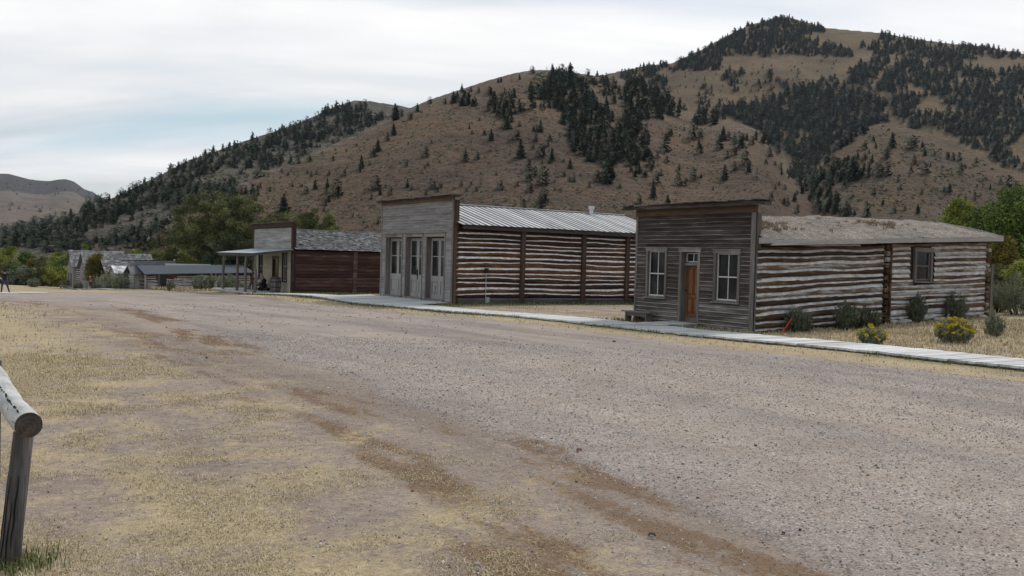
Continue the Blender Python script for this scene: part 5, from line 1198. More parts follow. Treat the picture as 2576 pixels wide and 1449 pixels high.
A7=[ # crop of the right-hand hills
(640,1158,102,0),(770,1062,100,1),(797,1108,78,0),(700,1100,65,1),(655,1018,50,1),(600,962,98,1),(630,902,92,0),(662,900,60,1),(480,988,64,1),(475,952,62,0),(250,985,120,1),(205,1018,44,1),(165,1018,48,1),(120,1032,45,0),(105,978,70,1),(200,1182,86,1),(180,1278,112,0),(130,1140,48,1),(230,1132,46,1),(340,1198,90,1),(380,1198,60,1),(435,1165,92,1),(490,1145,40,0),(345,1098,45,1),(567,1222,26,0),(730,962,115,1),(700,1000,60,1),(705,918,75,0),(750,945,70,1),(785,905,50,0),(815,930,55,1),(845,1142,72,2),(905,1057,42,1),(925,1012,66,1),(1000,1092,48,1),(965,1065,30,1),(1078,1052,38,1),(940,1274,48,1),(965,1218,34,1),(1030,1218,34,1),(990,1193,30,1),(1042,1322,58,1),(1018,1312,50,1),(1092,1292,58,0),(1105,1372,58,1),(1105,1252,32,1),(275,1302,54,0),(90,1312,62,1),(1305,1362,85,1),(1355,1372,100,0),(1420,1384,90,1),(1445,1384,60,1),(1553,1392,92,1),(1478,1385,44,0),(300,870,48,0),(275,885,60,1),(430,895,95,1),(480,885,62,1),(460,835,36,1),(380,840,28,1),(165,1100,40,1),(265,1045,44,1),
(1540,962,62,1),(1570,987,28,1),(1600,907,42,0),(1615,952,38,0),(1720,950,105,0),(1845,957,90,1),(1915,947,42,0),(1930,1002,52,0),(1990,1002,35,1),(1677,1022,72,1),(1500,1012,42,0),(1540,1027,42,1),(1592,1042,52,0),(1860,1057,62,1),(1927,1122,78,1),(1840,1112,48,1),(1967,1072,32,0),(2037,1112,58,2),(2160,1107,62,1),(2192,1082,30,0),(2075,1022,48,1),(2110,1032,52,1),(2150,1032,54,1),(2257,1052,46,1),(1412,1202,50,0),(1465,1165,165,0),(1640,1138,85,1),(1682,1132,92,1),(1615,1117,72,1),(1602,1252,48,1),(1682,1226,18,1),(1770,1217,34,1),(1757,1167,32,1),(1907,1252,36,1),(1660,1317,38,0),(1730,1372,52,1),(1752,1302,16,1),(1800,1352,36,1),(1885,1372,64,0),(1970,1312,82,2),(2082,1237,62,1),(2050,1232,36,1),(2175,1222,52,2),(2265,1202,22,1),(2145,1282,32,1),(2190,1297,36,1),(2250,1287,42,1),(2352,1217,36,0),(2300,1172,52,2),(2460,1232,110,1),(2417,1182,42,1),(2510,1222,62,1),(1367,1302,62,0),(1465,1272,28,1),(1522,1197,16,0),(1500,1155,60,1),(1560,1140,60,1),(1325,1150,80,1)]
A5=[(1000,484,112,1),(1240,432,84,0),(1500,652,112,0),(1612,620,64,1),(1260,700,165,1),(1720,610,60,1),(1770,745,165,0),(1700,830,110,1),(900,850,170,0),(960,785,110,1),(1280,888,160,1),(1485,892,195,1),(1395,905,130,1),(1150,742,80,1),(1080,742,70,1),(1320,572,74,1),(580,692,92,0),(640,702,102,1),(722,712,114,1),(380,762,95,0),(450,795,100,1),(80,722,38,1),(600,805,95,0),(560,705,80,1),(800,685,112,1),(872,695,92,1),(1120,605,100,1),(1210,562,92,1),(1340,492,84,1),(1400,505,72,1),(1560,525,92,1),(1650,485,84,1),(1850,452,122,1),(1750,525,74,1),(1900,525,74,1),(1420,345,62,2),(1245,400,58,1),(1138,422,48,0),(1690,520,80,1),(1000,690,90,1)]
AF=[(713,533,48,0)]
pts=[(566+.415*a,157+.415*b,.415*h,k) for a,b,h,k in A8]+[(1572+.3906*a,.3906*b,.3906*h,k) for a,b,h,k in A7]+[(.2214*a,408.8+.2214*b,.2214*h,k) for a,b,h,k in A5]+AF
pts=[p for p in pts if not(1150<p[0]<1940 and p[1]>600)]
PX=np.array([p[0] for p in pts]); PY=np.array([p[1] for p in pts])
P3,T3=hits(PX,PY+0.8,40)
def band(y,lo,hi):
    t=(y-hi)/(lo-hi); return 'low on' if t<.33 else ('halfway up' if t<.72 else 'high on')
SPECIAL={(1465,1165):'tallest dark conifer in the gully mouth below the right-hand knoll',(180,1278):'lone dark spire conifer just above the far end of the striped roof',(1553,1392):'big round dull-green bush just over the sod roof',(640,1158):'dark full conifer alone on bare ground above the striped roof',(1720,950):'tall ragged conifer on the crest of the right-hand knoll'}
SPEC8={(1030,350):'tall conifer clump notched into the left skyline of the brown hill',(1382,248):'slender dark fir standing alone near the left crest of the brown hill',(1790,578):'tall dark fir at the left edge of the gully in the brown hill',(1448,602):'round dark conifer alone in the middle of the brown slope',(910,772):'bushy conifer low on the slope above the gap by the shake roof',(1213,573):'rounded small conifer left of the lone round one mid-slope',(1860,68):'wind-bent tree on the very top of the brown hill',(1950,52):'bare twiggy tree just right of the brown hill top',(1612,472):'narrow dark conifer above a grey bare bush mid-slope',(668,812):'large dense conifer low on the slope left of the grey false front'}
sp={}
for (a,b),l in SPECIAL.items(): sp[(round(1572+.3906*a,1),round(.3906*b,1))]=l
for (a,b),l in SPEC8.items(): sp[(round(566+.415*a,1),round(157+.415*b,1))]=l
sp[(713,533)]='tall dark fir standing alone behind the porch house, left of the leafy trees'
nT=0
for (x,y,h,k),p,t in zip(pts,P3,T3):
    if not np.isfinite(t): continue
    H=h/F_PX*p[1]
    me=PROTO[k][nT%5]; o=bpy.data.objects.new('bare_bush' if k==2 else ('conifer_tree' if k==0 else 'juniper_tree'),me); COL.objects.link(o)
    wd=(1.15 if k==0 else 1.0)*rnd.uniform(.9,1.25)
    if (x,y)==(713,533): wd=1.5
    o.location=(p[0],p[1],p[2]-.02*H); o.scale=(H*wd,H*wd,H*1.02); o.rotation_euler=(0,0,rnd.uniform(0,6.28)); nT+=1
    key=(round(x,1),round(y,1))
    form={0:'pointed dark conifer',1:'rounded dark juniper',2:'bare grey bush'}[k]; cat={0:'tree',1:'tree',2:'bush'}[k]
    size='tiny' if h<9 else ('small' if h<16 else ('middling' if h<28 else 'large'))
    if x<560: where=band(y,610,430)+' the scrubby left ridge'; land='behind the old cabins' if x>180 else 'above the meadow shrubs'
    elif x<1000: where=band(y,600,330)+' the brown hill'; land='over the porch house' if x<745 else 'over the shake roof'
    elif x<1560: where=band(y,560,190)+' the brown hill'; land='over the tall grey front' if x<1150 else 'over the striped roof'
    elif x<2030: where=band(y,560,220)+' the brown hill'; land='over the dark false front' if x<1900 else 'beside the gully'
    else: where=band(y,550,330)+' the right-hand knoll'; land='over the near sod roof' if x<2230 else 'over the far sod roof'
    lb=f'{size} {form} {where}, {land}'
    if key in sp: tag(o,sp[key],cat)
    else: tag(o,lb,cat,lb.replace('dark ',''))

# the woods: far too many trees to count, each wood one object
def in_poly(px,py,poly):
    p=np.array(poly,float); ins=np.zeros(len(px),bool); j=len(p)-1
    for i in range(len(p)):
        c=((p[i,1]>py)!=(p[j,1]>py))&(px<(p[j,0]-p[i,0])*(py-p[i,1])/(p[j,1]-p[i,1]+1e-9)+p[i,0]); ins^=c; j=i
    return ins
def wood_pts(poly,n,hh,rs_,jit=1.0):
    p=np.array(poly,float); lo,hi=p.min(0),p.max(0); X=[];Y=[]
    while len(X)<n:
        a=rs_.uniform(lo[0],hi[0],n*2); b=rs_.uniform(lo[1],hi[1],n*2); m_=in_poly(a,b,poly)&(fbm(a/28,b/20,77,2)+rs_.uniform(-.35,1.3,n*2)>-.15); X+=list(a[m_]); Y+=list(b[m_])
    X=np.array(X[:n]);Y=np.array(Y[:n]); X=X+rs_.normal(size=n)*4+9*fbm(X/22,Y/22,78,2); Y=Y+rs_.normal(size=n)*2.5+6*fbm(X/22,Y/22,79,2); return X,Y,(hh[0]+(hh[1]-hh[0])*rs_.uniform(-.35,1.05,n)**1)
def c7(l): return [(1572+.3906*a,.3906*b) for a,b in l]
def c8(l): return [(566+.415*a,157+.415*b) for a,b in l]
LOW={}
for kind in (0,1,2):
    LOW[kind]=[conifer_np(np.random.RandomState(300+kind*10+q),{0:110,1:120,2:70}[kind],0 if kind==0 else kind) for q in range(4)]
def forest(name,label,specs,seed,dens=1.35,mixk=(.6,.35,.05)):
    rs_=np.random.RandomState(seed); VV_=[];FF=[];TT=[];MI=[];off=0
    for poly,n,hh in specs:
        X,Y,Hp=wood_pts(poly,int(n*dens),hh,rs_); P,T=hits(X,Y,150)
        for p,t,h in zip(P,T,Hp):
            if not np.isfinite(t): continue
            H=h/F_PX*p[1]; kd=rs_.choice(3,p=mixk); V,Fc,tn=LOW[kd][rs_.randint(4)]
            a=rs_.uniform(0,6.28); c_,s_=math.cos(a)*H*1.25,math.sin(a)*H*1.25
            VV_.append(np.c_[V[:,0]*c_-V[:,1]*s_+p[0],V[:,0]*s_+V[:,1]*c_+p[1],V[:,2]*H+p[2]-.04*H]); FF.append(Fc+off); TT.append(np.clip(tn*.8+rs_.uniform(-.25,.3),0,1)); MI.append(np.full(len(Fc),kd)); off+=len(V)
    o=mesh_np(name,np.concatenate(VV_),np.concatenate(FF),[M_CONIF,M_JUNI,M_BARE],fattr=dict(tone=np.concatenate(TT)),mi=np.concatenate(MI))
    tag(o,label,'wood',kind='stuff'); return o
forest('conifer_wood','dark conifer wood filling the gully on the right of the brown hill',[
 (c8([(1980,60),(2060,60),(2200,160),(2250,250),(2340,340),(2340,460),(2480,480),(2490,580),(2350,620),(2340,720),(2300,730),(2280,620),(2190,610),(2120,520),(2050,360),(2020,280),(1860,290),(1850,180),(1960,150)]),300,(20,33)),
 ([(1572,215),(1640,222),(1720,262),(1722,290),(1650,300),(1625,305),(1580,300)],90,(18,30)),
 (c7([(0,760),(60,780),(70,1040),(0,1060)]),36,(22,34)),
 (c8([(1400,205),(1530,205),(1530,268),(1400,268)]),14,(16,24)),(c8([(1600,185),(1770,190),(1770,400),(1680,400),(1600,300)]),26,(18,28)),
 (c8([(2150,40),(2350,90),(2400,60),(2560,180),(2560,330),(2350,230),(2260,210)]),60,(12,24)),(c8([(2350,400),(2560,420),(2576,640),(2480,700),(2380,600)]),55,(16,30))],401)
forest('conifer_wood','dense dark wood capping the far right-hand mountain and its ridge',[
 (c7([(300,455),(590,465),(620,370),(900,345),(1150,360),(1450,370),(1480,330),(1290,290),(1130,230),(1290,205),(1250,170),(1100,150),(1040,112),(850,125),(780,180),(700,200),(600,268),(480,328),(340,400)]),700,(11,17)),
 (c7([(850,118),(1060,112),(1100,150),(1280,180),(1290,205),(1060,160)]),40,(10,16)),
 (c7([(1500,300),(1650,240),(1800,245),(2000,280),(2300,285),(2570,350),(2570,390),(2300,370),(2150,400),(1900,370),(1600,370),(1560,300)]),300,(11,18)),
 (c7([(0,455),(170,410),(260,410),(250,440),(190,470),(300,550),(120,560),(0,540)]),140,(10,17)),
 (c7([(1640,225),(1740,225),(1740,245),(1640,245)]),8,(12,22))],402,mixk=(.75,.22,.03))
forest('conifer_wood','broad dark wood across the slopes behind the right-hand knoll',[
 (c7([(1420,480),(1540,400),(1700,390),(1900,370),(2150,390),(2200,430),(2320,470),(2400,480),(2570,420),(2570,870),(2450,950),(2570,1100),(2400,1070),(2250,980),(2080,860),(1950,790),(1880,870),(1800,780),(1850,720),(2050,740),(2100,690),(1960,600),(1850,560),(1750,600),(1560,580),(1440,540)]),950,(13,22)),
 (c7([(480,720),(620,690),(780,680),(900,660),(1060,590),(1150,560),(1400,570),(1500,600),(1640,640),(1650,760),(1640,800),(1500,880),(1330,1000),(1300,1080),(1330,1200),(1330,1240),(1180,1310),(1150,1230),(1030,1120),(1130,1030),(980,980),(960,930),(850,910),(860,840),(760,810),(700,770),(560,820),(480,800)]),820,(15,26)),
 (c7([(1320,1060),(1420,1040),(1600,1100),(1500,1160),(1330,1180)]),60,(16,26)),(c7([(1180,1300),(1330,1240),(1400,1290),(1480,1400),(1250,1390)]),26,(14,26)),
 (c7([(1640,640),(1960,600),(1850,720),(1800,780),(1660,780)]),70,(14,22))],403,mixk=(.66,.3,.04))
forest('scattered_conifers','little dark trees sprinkled over the golden meadow of the far mountain',[
 (c7([(600,470),(700,450),(790,490),(740,520),(740,600),(670,595),(640,510)]),40,(9,15)),(c7([(850,560),(960,450),(1080,560),(960,590)]),30,(9,15)),
 (c7([(250,440),(1400,385),(1400,560),(600,690),(250,640)]),130,(4,8)),(c7([(1150,560),(1300,510),(1450,560),(1300,590)]),24,(10,17)),(c7([(480,560),(560,560),(540,690),(450,690)]),24,(9,15)),(c7([(2200,480),(2570,480),(2570,600),(2200,560)]),20,(8,14))],404,dens=1,mixk=(.3,.7,0))
forest('conifer_wood','dark band of conifers along the crest of the left ridge',[
 ([(320,480),(400,440),(480,402),(600,362),(700,330),(800,292),(860,272),(930,268),(960,300),(870,345),(760,392),(700,417),(640,436),(560,425),(470,470),(430,500),(330,540)],480,(12,25)),
 ([(180,545),(240,510),(330,480),(330,540),(200,590),(90,610),(60,600)],150,(13,26))],405,mixk=(.55,.4,.05))
forest('juniper_wood','dull green juniper thicket on the lower left ridge behind the cabins',[
 ([(0,590),(78,566),(115,560),(175,580),(195,610),(185,632),(90,632),(0,625)],150,(17,32)),
 ([(200,560),(330,515),(440,470),(520,470),(600,480),(600,500),(420,520),(360,515),(250,565)],130,(16,30)),
 ([(180,600),(300,590),(420,560),(430,600),(400,630),(190,640)],70,(16,32)),([(600,440),(700,430),(600,470),(580,500),(540,480)],24,(10,20))],406,mixk=(.15,.72,.13))
forest('scattered_conifers','small scattered trees over the far left mountain',[([(0,505),(60,515),(180,530),(140,545),(0,525)],22,(4,9)),([(0,450),(230,478),(200,520),(100,500),(0,480)],30,(3,6))],407,dens=1,mixk=(0,1,0))
# low scrub dotted over the near slopes
def scrub(name,label,polys,seed,mats):
    rs_=np.random.RandomState(seed); Vs=[];Fs=[];off=0;ts=[]
    for poly,n,hh in polys:
        X,Y,Hp=wood_pts(poly,n,hh,rs_); P,T=hits(X,Y,60); ok=np.isfinite(T); P=P[ok]; H=(Hp[ok]/F_PX*P[:,1])
        n_=len(P); k=14
        c=np.repeat(P,k,0); h=np.repeat(H,k)[:,None]; d=rs_.normal(size=(n_*k,3)); d/=np.linalg.norm(d,axis=1)[:,None]; d[:,2]=np.abs(d[:,2])
        p=c+d*h*.55*np.array([1.1,1.1,.8]); a=rs_.normal(size=(n_*k,3))*h*.3; b=rs_.normal(size=(n_*k,3))*h*.3
        V=np.stack([p+a,p+b,p-a*.6-b*.6],1).reshape(-1,3); Vs.append(V); Fs.append(np.arange(len(V)).reshape(-1,3)+off); off+=len(V); ts.append(np.repeat(rs_.rand(n_),k))
    o=mesh_np(name,np.concatenate(Vs),np.concatenate(Fs),mats,fattr=dict(tone=np.concatenate(ts))); tag(o,label,'scrub',kind='stuff')
scrub('hillside_scrub','low dark scrub dotted over the brown hill and the knoll',[
 ([(620,470),(1000,300),(1340,190),(1560,210),(1800,320),(2000,500),(1900,560),(1150,560),(860,600),(620,520)],5500,(1.8,4.4)),([(600,480),(1000,490),(1900,520),(1900,600),(860,620),(700,560)],1500,(2.5,5.5)),
 ([(2060,440),(2216,320),(2420,380),(2576,460),(2576,560),(2080,540)],1000,(2.5,6)),([(1340,185),(1400,182),(1545,205),(1560,240),(1340,230)],160,(4,8)),([(500,430),(640,440),(960,290),(1000,290),(650,445),(560,500)],260,(3,7)),([(250,600),(420,520),(480,520),(440,640),(300,640)],350,(3,7))],501,[M_SAGED])
# ================================================================== people
SKIN=plain('skin',(.42,.25,.18),.6); HAIRD=plain('dark_hair',(.03,.022,.018),.7)
def cloth(name,col): return plain(name,col,.85,nz=.18,scale=14)
def skinned(name, verts, edges, radii, mats, parent):
    """one continuous body surface grown round a skeleton; mats: (material, test on the point) in order"""
    me=bpy.data.meshes.new(name); me.from_pydata(verts,edges,[]); o=bpy.data.objects.new(name,me); COL.objects.link(o)
    md=o.modifiers.new('s','SKIN'); md.use_smooth_shade=True; sk=me.skin_vertices[0].data if me.skin_vertices else None
    if sk is None:
        bpy.context.view_layer.update(); sk=me.skin_vertices[0].data
    for i,r in enumerate(radii):
        sk[i].radius=(r,r) if not hasattr(r,'__len__') else r; sk[i].use_root=(i==0)
    sb=o.modifiers.new('b','SUBSURF'); sb.levels=1; sb.render_levels=1
    dg=bpy.context.evaluated_depsgraph_get(); m2=bpy.data.meshes.new_from_object(o.evaluated_get(dg)); bpy.data.objects.remove(o)
    return m2
def person(label, loc, rz, J, R, cols, hat=None, scale=1.0):
    """J: named joints in metres in the person's own frame (faces +x); cols: skin/top/legs/shoes materials"""
    r=empty('person',loc,rz); r.scale=(scale,)*3; tag(r,label,'person')
    chain=[('pelvis','belly'),('belly','chest'),('chest','neck'),('neck','head0'),('head0','head1'),
           ('chest','lsh'),('lsh','lel'),('lel','lwr'),('lwr','lpalm'),('chest','rsh'),('rsh','rel'),('rel','rwr'),('rwr','rpalm'),
           ('pelvis','lhip'),('lhip','lkn'),('lkn','lan'),('lan','lto'),('pelvis','rhip'),('rhip','rkn'),('rkn','ran'),('ran','rto')]
    names=['pelvis']; 
    for a,b in chain:
        if b not in names: names.append(b)
    RR=dict(pelvis=(.15,.12),belly=(.145,.12),chest=(.165,.12),neck=.055,head0=.085,head1=.088,lsh=.06,rsh=.06,lel=.043,rel=.043,lwr=.03,rwr=.03,lpalm=.034,rpalm=.034,lhip=.095,rhip=.095,lkn=.06,rkn=.06,lan=.042,ran=.042,lto=.04,rto=.04)
    RR.update(R or {})
    me=skinned('body',[J[n] for n in names],[(names.index(a),names.index(b)) for a,b in chain],[RR[n] for n in names],None,None)
    segs=[]; reg={'neck':0,'head0':0,'head1':0,'lpalm':0,'rpalm':0,'lwr':cols.get('fore',1),'rwr':cols.get('fore',1),'lto':3,'rto':3,'lan':cols.get('shin',2),'ran':cols.get('shin',2),'lkn':2,'rkn':2,'lhip':2,'rhip':2}
    for a,b in chain: segs.append((Vector(J[a]),Vector(J[b]),reg.get(b,1)))
    for m_ in (cols['skin'],cols['top'],cols['legs'],cols['shoes']): me.materials.append(m_)
    idx=[]
    for pl in me.polygons:
        c=pl.center; best=9;bi=1
        for a,b,k in segs:
            ab=b-a; t=max(0,min(1,(c-a).dot(ab)/max(ab.length_squared,1e-9))); d=(c-(a+ab*t)).length
            if k==0 and b==Vector(J['neck']): continue
            if d<best: best=d;bi=k
        idx.append(bi)
    me.polygons.foreach_set('material_index',idx)
    # face, ears and fingers are modelled on the same mesh
    extra=MB(); hd=Vector(J['head1']); f=Vector(J.get('face',(1,0,0))).normalized(); sd=Vector((0,0,1)).cross(f).normalized(); up=f.cross(sd)
    ctr=(Vector(J['head0'])+hd)/2
    extra.tube([ctr+f*.085+up*.02,ctr+f*.115-up*.015,ctr+f*.088-up*.025],[.008,.016,.01],6,mi=0)
    for s_ in (-1,1):
        extra.tube([ctr+sd*.085*s_+up*.02,ctr+sd*.1*s_-up*.005,ctr+sd*.085*s_-up*.03],[.01,.016,.01],6,mi=0)
        extra.tube([ctr+f*.082+sd*.032*s_+up*.022,ctr+f*.09+sd*.032*s_+up*.022],[.01,.006],6,mi=3)
    extra.tube([ctr+f*.086+sd*.022-up*.05,ctr+f*.09-up*.052,ctr+f*.086-sd*.022-up*.05],[.004,.006,.004],5,mi=3)
    for s_,w,p in ((1,'lwr','lpalm'),(-1,'rwr','rpalm')):
        P=Vector(J[p]); d=(P-Vector(J[w])).normalized(); ac=d.cross(Vector((0,0,1))); ac=ac.normalized() if ac.length>.1 else Vector((0,1,0)); nn=ac.cross(d)
        for k,(off,l) in enumerate(((-.027,.062),(-.009,.075),(.009,.07),(.027,.055))):
            a=P+d*.02+ac*off; b=a+d*l*.55-nn*.012; c=b+d*l*.35-nn*.03; extra.tube([a,b,c],[.0095,.009,.007],5,mi=0)
        a=P-d*.02+ac*.03*s_; extra.tube([a,a+d*.03+ac*.03*s_,a+d*.06+ac*.03*s_-nn*.01],[.012,.01,.008],5,mi=0)
    em=bpy.data.meshes.new('t'); em.from_pydata(extra.v,[],extra.f); em.polygons.foreach_set('material_index',extra.m)
    import bmesh
    bm=bmesh.new(); bm.from_mesh(me); bm.from_mesh(em); bm.to_mesh(me); bm.free(); bpy.data.meshes.remove(em)
    me.polygons.foreach_set('use_smooth',[True]*len(me.polygons))
    o=bpy.data.objects.new('body',me); COL.objects.link(o); o.parent=r
    h=MB(); up2=up
    if hat=='brim':
        h.tube([ctr+up*.045,ctr+up*.055],[.19,.185],16); h.tube([ctr+up*.05,ctr+up*.13,ctr+up*.15],[.105,.1,.06],14); h.obj('hat',[cols['hat']],r); h=MB(); h.tube([ctr-f*.03-up*.075,ctr-f*.03,ctr-f*.025+up*.05],[.07,.098,.1],12); h.obj('hair',[HAIRD],r)
    elif hat=='cap':
        h.tube([ctr+up*.03,ctr+up*.08,ctr+up*.115],[.107,.1,.05],14); h.add([ctr+up*.035+f*.09+sd*.07,ctr+up*.025+f*.19+sd*.04,ctr+up*.025+f*.19-sd*.04,ctr+up*.035+f*.09-sd*.07,ctr+up*.05+f*.09+sd*.07,ctr+up*.035+f*.19+sd*.04,ctr+up*.035+f*.19-sd*.04,ctr+up*.05+f*.09-sd*.07],[(0,1,2,3),(4,5,6,7),(1,2,6,5)]); h.obj('cap',[cols['hat']],r); h=MB(); h.tube([ctr-f*.03-up*.06,ctr-f*.03,ctr-f*.025+up*.04],[.065,.094,.098],12); h.obj('hair',[HAIRD],r)
    else:
        h.tube([ctr+up*.0-f*.03,ctr+up*.07-f*.02,ctr+up*.115],[.1,.1,.05],12); h.obj('hair',[cols['hat']],r)
    return r
def stand(dx=0.0, arms='down', stride=.1):
    J=dict(pelvis=(0,0,.95),belly=(0,0,1.1),chest=(.0,0,1.36),neck=(.01,0,1.5),head0=(.02,0,1.6),head1=(.03,0,1.7),
       lsh=(0,.19,1.42),rsh=(0,-.19,1.42),lhip=(0,.1,.88),rhip=(0,-.1,.88),lkn=(.03,.12,.5),rkn=(.02,-.12,.5),lan=(stride*.5,.13,.09),ran=(-stride*.5,-.13,.09),lto=(stride*.5+.16,.15,.035),rto=(-stride*.5+.16,-.15,.035))
    J.update(lel=(-.03,.25,1.14),lwr=(.06,.27,.9),lpalm=(.09,.27,.82),rel=(-.03,-.25,1.14),rwr=(.06,-.27,.9),rpalm=(.09,-.27,.82))
    return J
# man in black hat and denim, seen from behind at the left edge, holding a camera up
J=stand(stride=.02); J.update(lhip=(0,.11,.9),rhip=(0,-.11,.9),lkn=(.02,.17,.5),rkn=(.0,-.21,.5),lan=(-.02,.2,.09),ran=(-.02,-.32,.09),lto=(.14,.26,.035),rto=(.14,-.38,.035),
   lel=(.14,.42,1.38),lwr=(.3,.2,1.54),lpalm=(.36,.14,1.58),rel=(.16,-.36,1.3),rwr=(.3,-.16,1.52),rpalm=(.36,-.1,1.56),chest=(0,0,1.36),head1=(.07,0,1.69),head0=(.05,0,1.6))
ml=gpos(11,739); ml.z=guv(*[float(np.array(ml)@q) for q in (UU,VV)])+.07
pm=person('person in black hat, dark jacket and blue jeans photographing from the left pavement',ml,math.radians(118),J,dict(chest=(.2,.15),belly=(.19,.15),pelvis=(.17,.14),lan=.055,ran=.055,lkn=.075,rkn=.075),
   dict(skin=SKIN,top=cloth('black_jacket',(.012,.013,.018)),legs=cloth('blue_denim',(.03,.04,.085)),shoes=plain('black_leather',(.01,.01,.012),.5),hat=plain('black_felt',(.008,.008,.01),.9)),'brim')
t=MB(); t.box((.36,-.1,1.55),(.46,.1,1.68)); t.tube([(.46,0,1.61),(.58,0,1.61)],.045,10); o=t.obj('camera',[plain('camera_black',(.01,.01,.011),.4)]); o.location=ml; o.rotation_euler=(0,0,math.radians(118)); tag(o,'black camera held up by the visitor in the hat','camera')
t=MB(); t.box((-.1,.2,.72),(.2,.42,1.02),j=.02); t.tube([(.05,.25,1.0),(-.05,.12,1.5)],.014,5); o=t.obj('shoulder_bag',[plain('bag_black',(.014,.014,.016),.8)]); o.location=ml; o.rotation_euler=(0,0,math.radians(118)); tag(o,'black shoulder bag hanging at the hip of the visitor in the hat','bag')
t=MB(); t.box((-.02,-.42,.62),(.14,-.3,.85),j=.01); o=t.obj('lens_pouch',[plain('pouch_black',(.012,.012,.014),.8)]); o.location=ml; o.rotation_euler=(0,0,math.radians(118)); tag(o,'small black pouch on the right hip of the visitor in the hat','pouch')
# man in red
J=stand(stride=.03); J.update(rel=(.02,-.27,1.2),rwr=(.25,-.2,1.12),rpalm=(.32,-.19,1.13),lkn=(.0,.1,.5),rkn=(.0,-.1,.5))
q=gpos(226,731,118); P_=lambda q:q
person('person in a dark red shirt, dark shorts and pale cap by the picket fence',q,math.radians(20),J,dict(chest=(.2,.15),belly=(.21,.17),pelvis=(.18,.15)),
   dict(skin=SKIN,top=cloth('crimson_shirt',(.24,.012,.02)),legs=cloth('black_shorts',(.02,.02,.03)),shoes=plain('brown_shoe',(.04,.025,.02),.6),hat=plain('pale_cap',(.45,.42,.38),.8),shin=0,fore=0),'cap')
J=stand(stride=.05); J.update(rel=(.1,-.25,1.2),rwr=(.28,-.12,1.25),rpalm=(.34,-.1,1.27),lel=(.1,.25,1.2),lwr=(.28,.12,1.25),lpalm=(.34,.1,1.27),head1=(.1,0,1.66),head0=(.06,0,1.58))
q=gpos(338,729,121)
person('person in a grey shirt standing behind the crooked rails by the white cabin',q,math.radians(-15),J,None,
   dict(skin=SKIN,top=cloth('slate_shirt',(.06,.062,.075)),legs=cloth('grey_trousers',(.06,.06,.07)),shoes=plain('dark_shoe',(.02,.02,.02),.6),hat=HAIRD),None)
# two visitors on the porch bench
def sit(): return dict(pelvis=(-.05,0,.52),belly=(0,0,.68),chest=(.03,0,.92),neck=(.07,0,1.08),head0=(.12,0,1.17),head1=(.15,0,1.26),lsh=(.03,.2,.98),rsh=(.03,-.2,.98),
   lhip=(.0,.12,.5),rhip=(.0,-.12,.5),lkn=(.42,.2,.5),rkn=(.42,-.2,.5),lan=(.45,.22,.09),ran=(.5,-.22,.09),lto=(.62,.24,.035),rto=(.67,-.24,.035),
   lel=(.18,.28,.76),lwr=(.38,.2,.72),lpalm=(.45,.17,.7),rel=(.18,-.28,.76),rwr=(.38,-.2,.72),rpalm=(.45,-.17,.7))
J=sit(); J.update(rel=(.25,-.26,.78),rwr=(.4,-.1,.85),rpalm=(.42,-.04,.9),face=(1,.45,-.1))
bx=lambda u,v: uv(u,v,-1.15)
person('person in light grey T-shirt, beige shorts and dark cap seated on the porch bench',bx(70.45,22.95),PSI+math.pi-.45,J,dict(chest=(.19,.17),belly=(.22,.2),pelvis=(.2,.17),lhip=.11,rhip=.11,lkn=.085,rkn=.085),
   dict(skin=SKIN,top=cloth('light_grey_shirt',(.4,.39,.36)),legs=cloth('beige_shorts',(.33,.27,.21)),shoes=plain('grey_trainer',(.05,.055,.07),.6),hat=plain('maroon_cap',(.05,.015,.015),.8),shin=0,fore=0),'cap',1.1)
J=sit(); J.update(face=(1,-.3,0),lkn=(.44,.1,.56))
person('person in dark clothes seated behind the porch post, on the far end of the bench',bx(71.9,22.9),PSI+math.pi-.1,J,None,
   dict(skin=SKIN,top=cloth('charcoal_top',(.025,.025,.03)),legs=cloth('brown_trousers',(.12,.07,.06)),shoes=plain('black_shoe',(.015,.015,.02),.6),hat=HAIRD),None)
# folded black pushchair beside them
r=empty('pushchair',bx(69.6,22.75),PSI); tag(r,'black folded pushchair with a round bag, parked next to the seated visitors','pushchair'); MK=plain('black_nylon',(.01,.01,.012),.8)
t=MB(); t.tube([(-.25,.3,.1),(-.1,.05,.55),(.0,-.1,.95)],.018,6); t.tube([(-.25,-.3,.1),(-.1,-.1,.55),(.05,-.15,.95)],.018,6); t.tube([(.25,-.35,.1),(.0,0,.6),(-.15,.25,.75)],.018,6); t.obj('frame',[M_IRON],r)
for p in ((-.25,.3),(-.25,-.3),(.25,-.38)):
    t=MB(); t.tube([(p[0],p[1]-.02,.12),(p[0],p[1]+.02,.12)],.12,14); t.obj('wheel',[MK],r)
t=MB(); t.box((-.22,-.05,.2),(.15,.4,.6),j=.04); t.obj('seat',[MK],r); t=MB(); t.tube([(0,-.28,.72),(0,-.12,.75),(.02,.02,.72)],[.12,.19,.13],10); t.obj('bag',[MK],r)

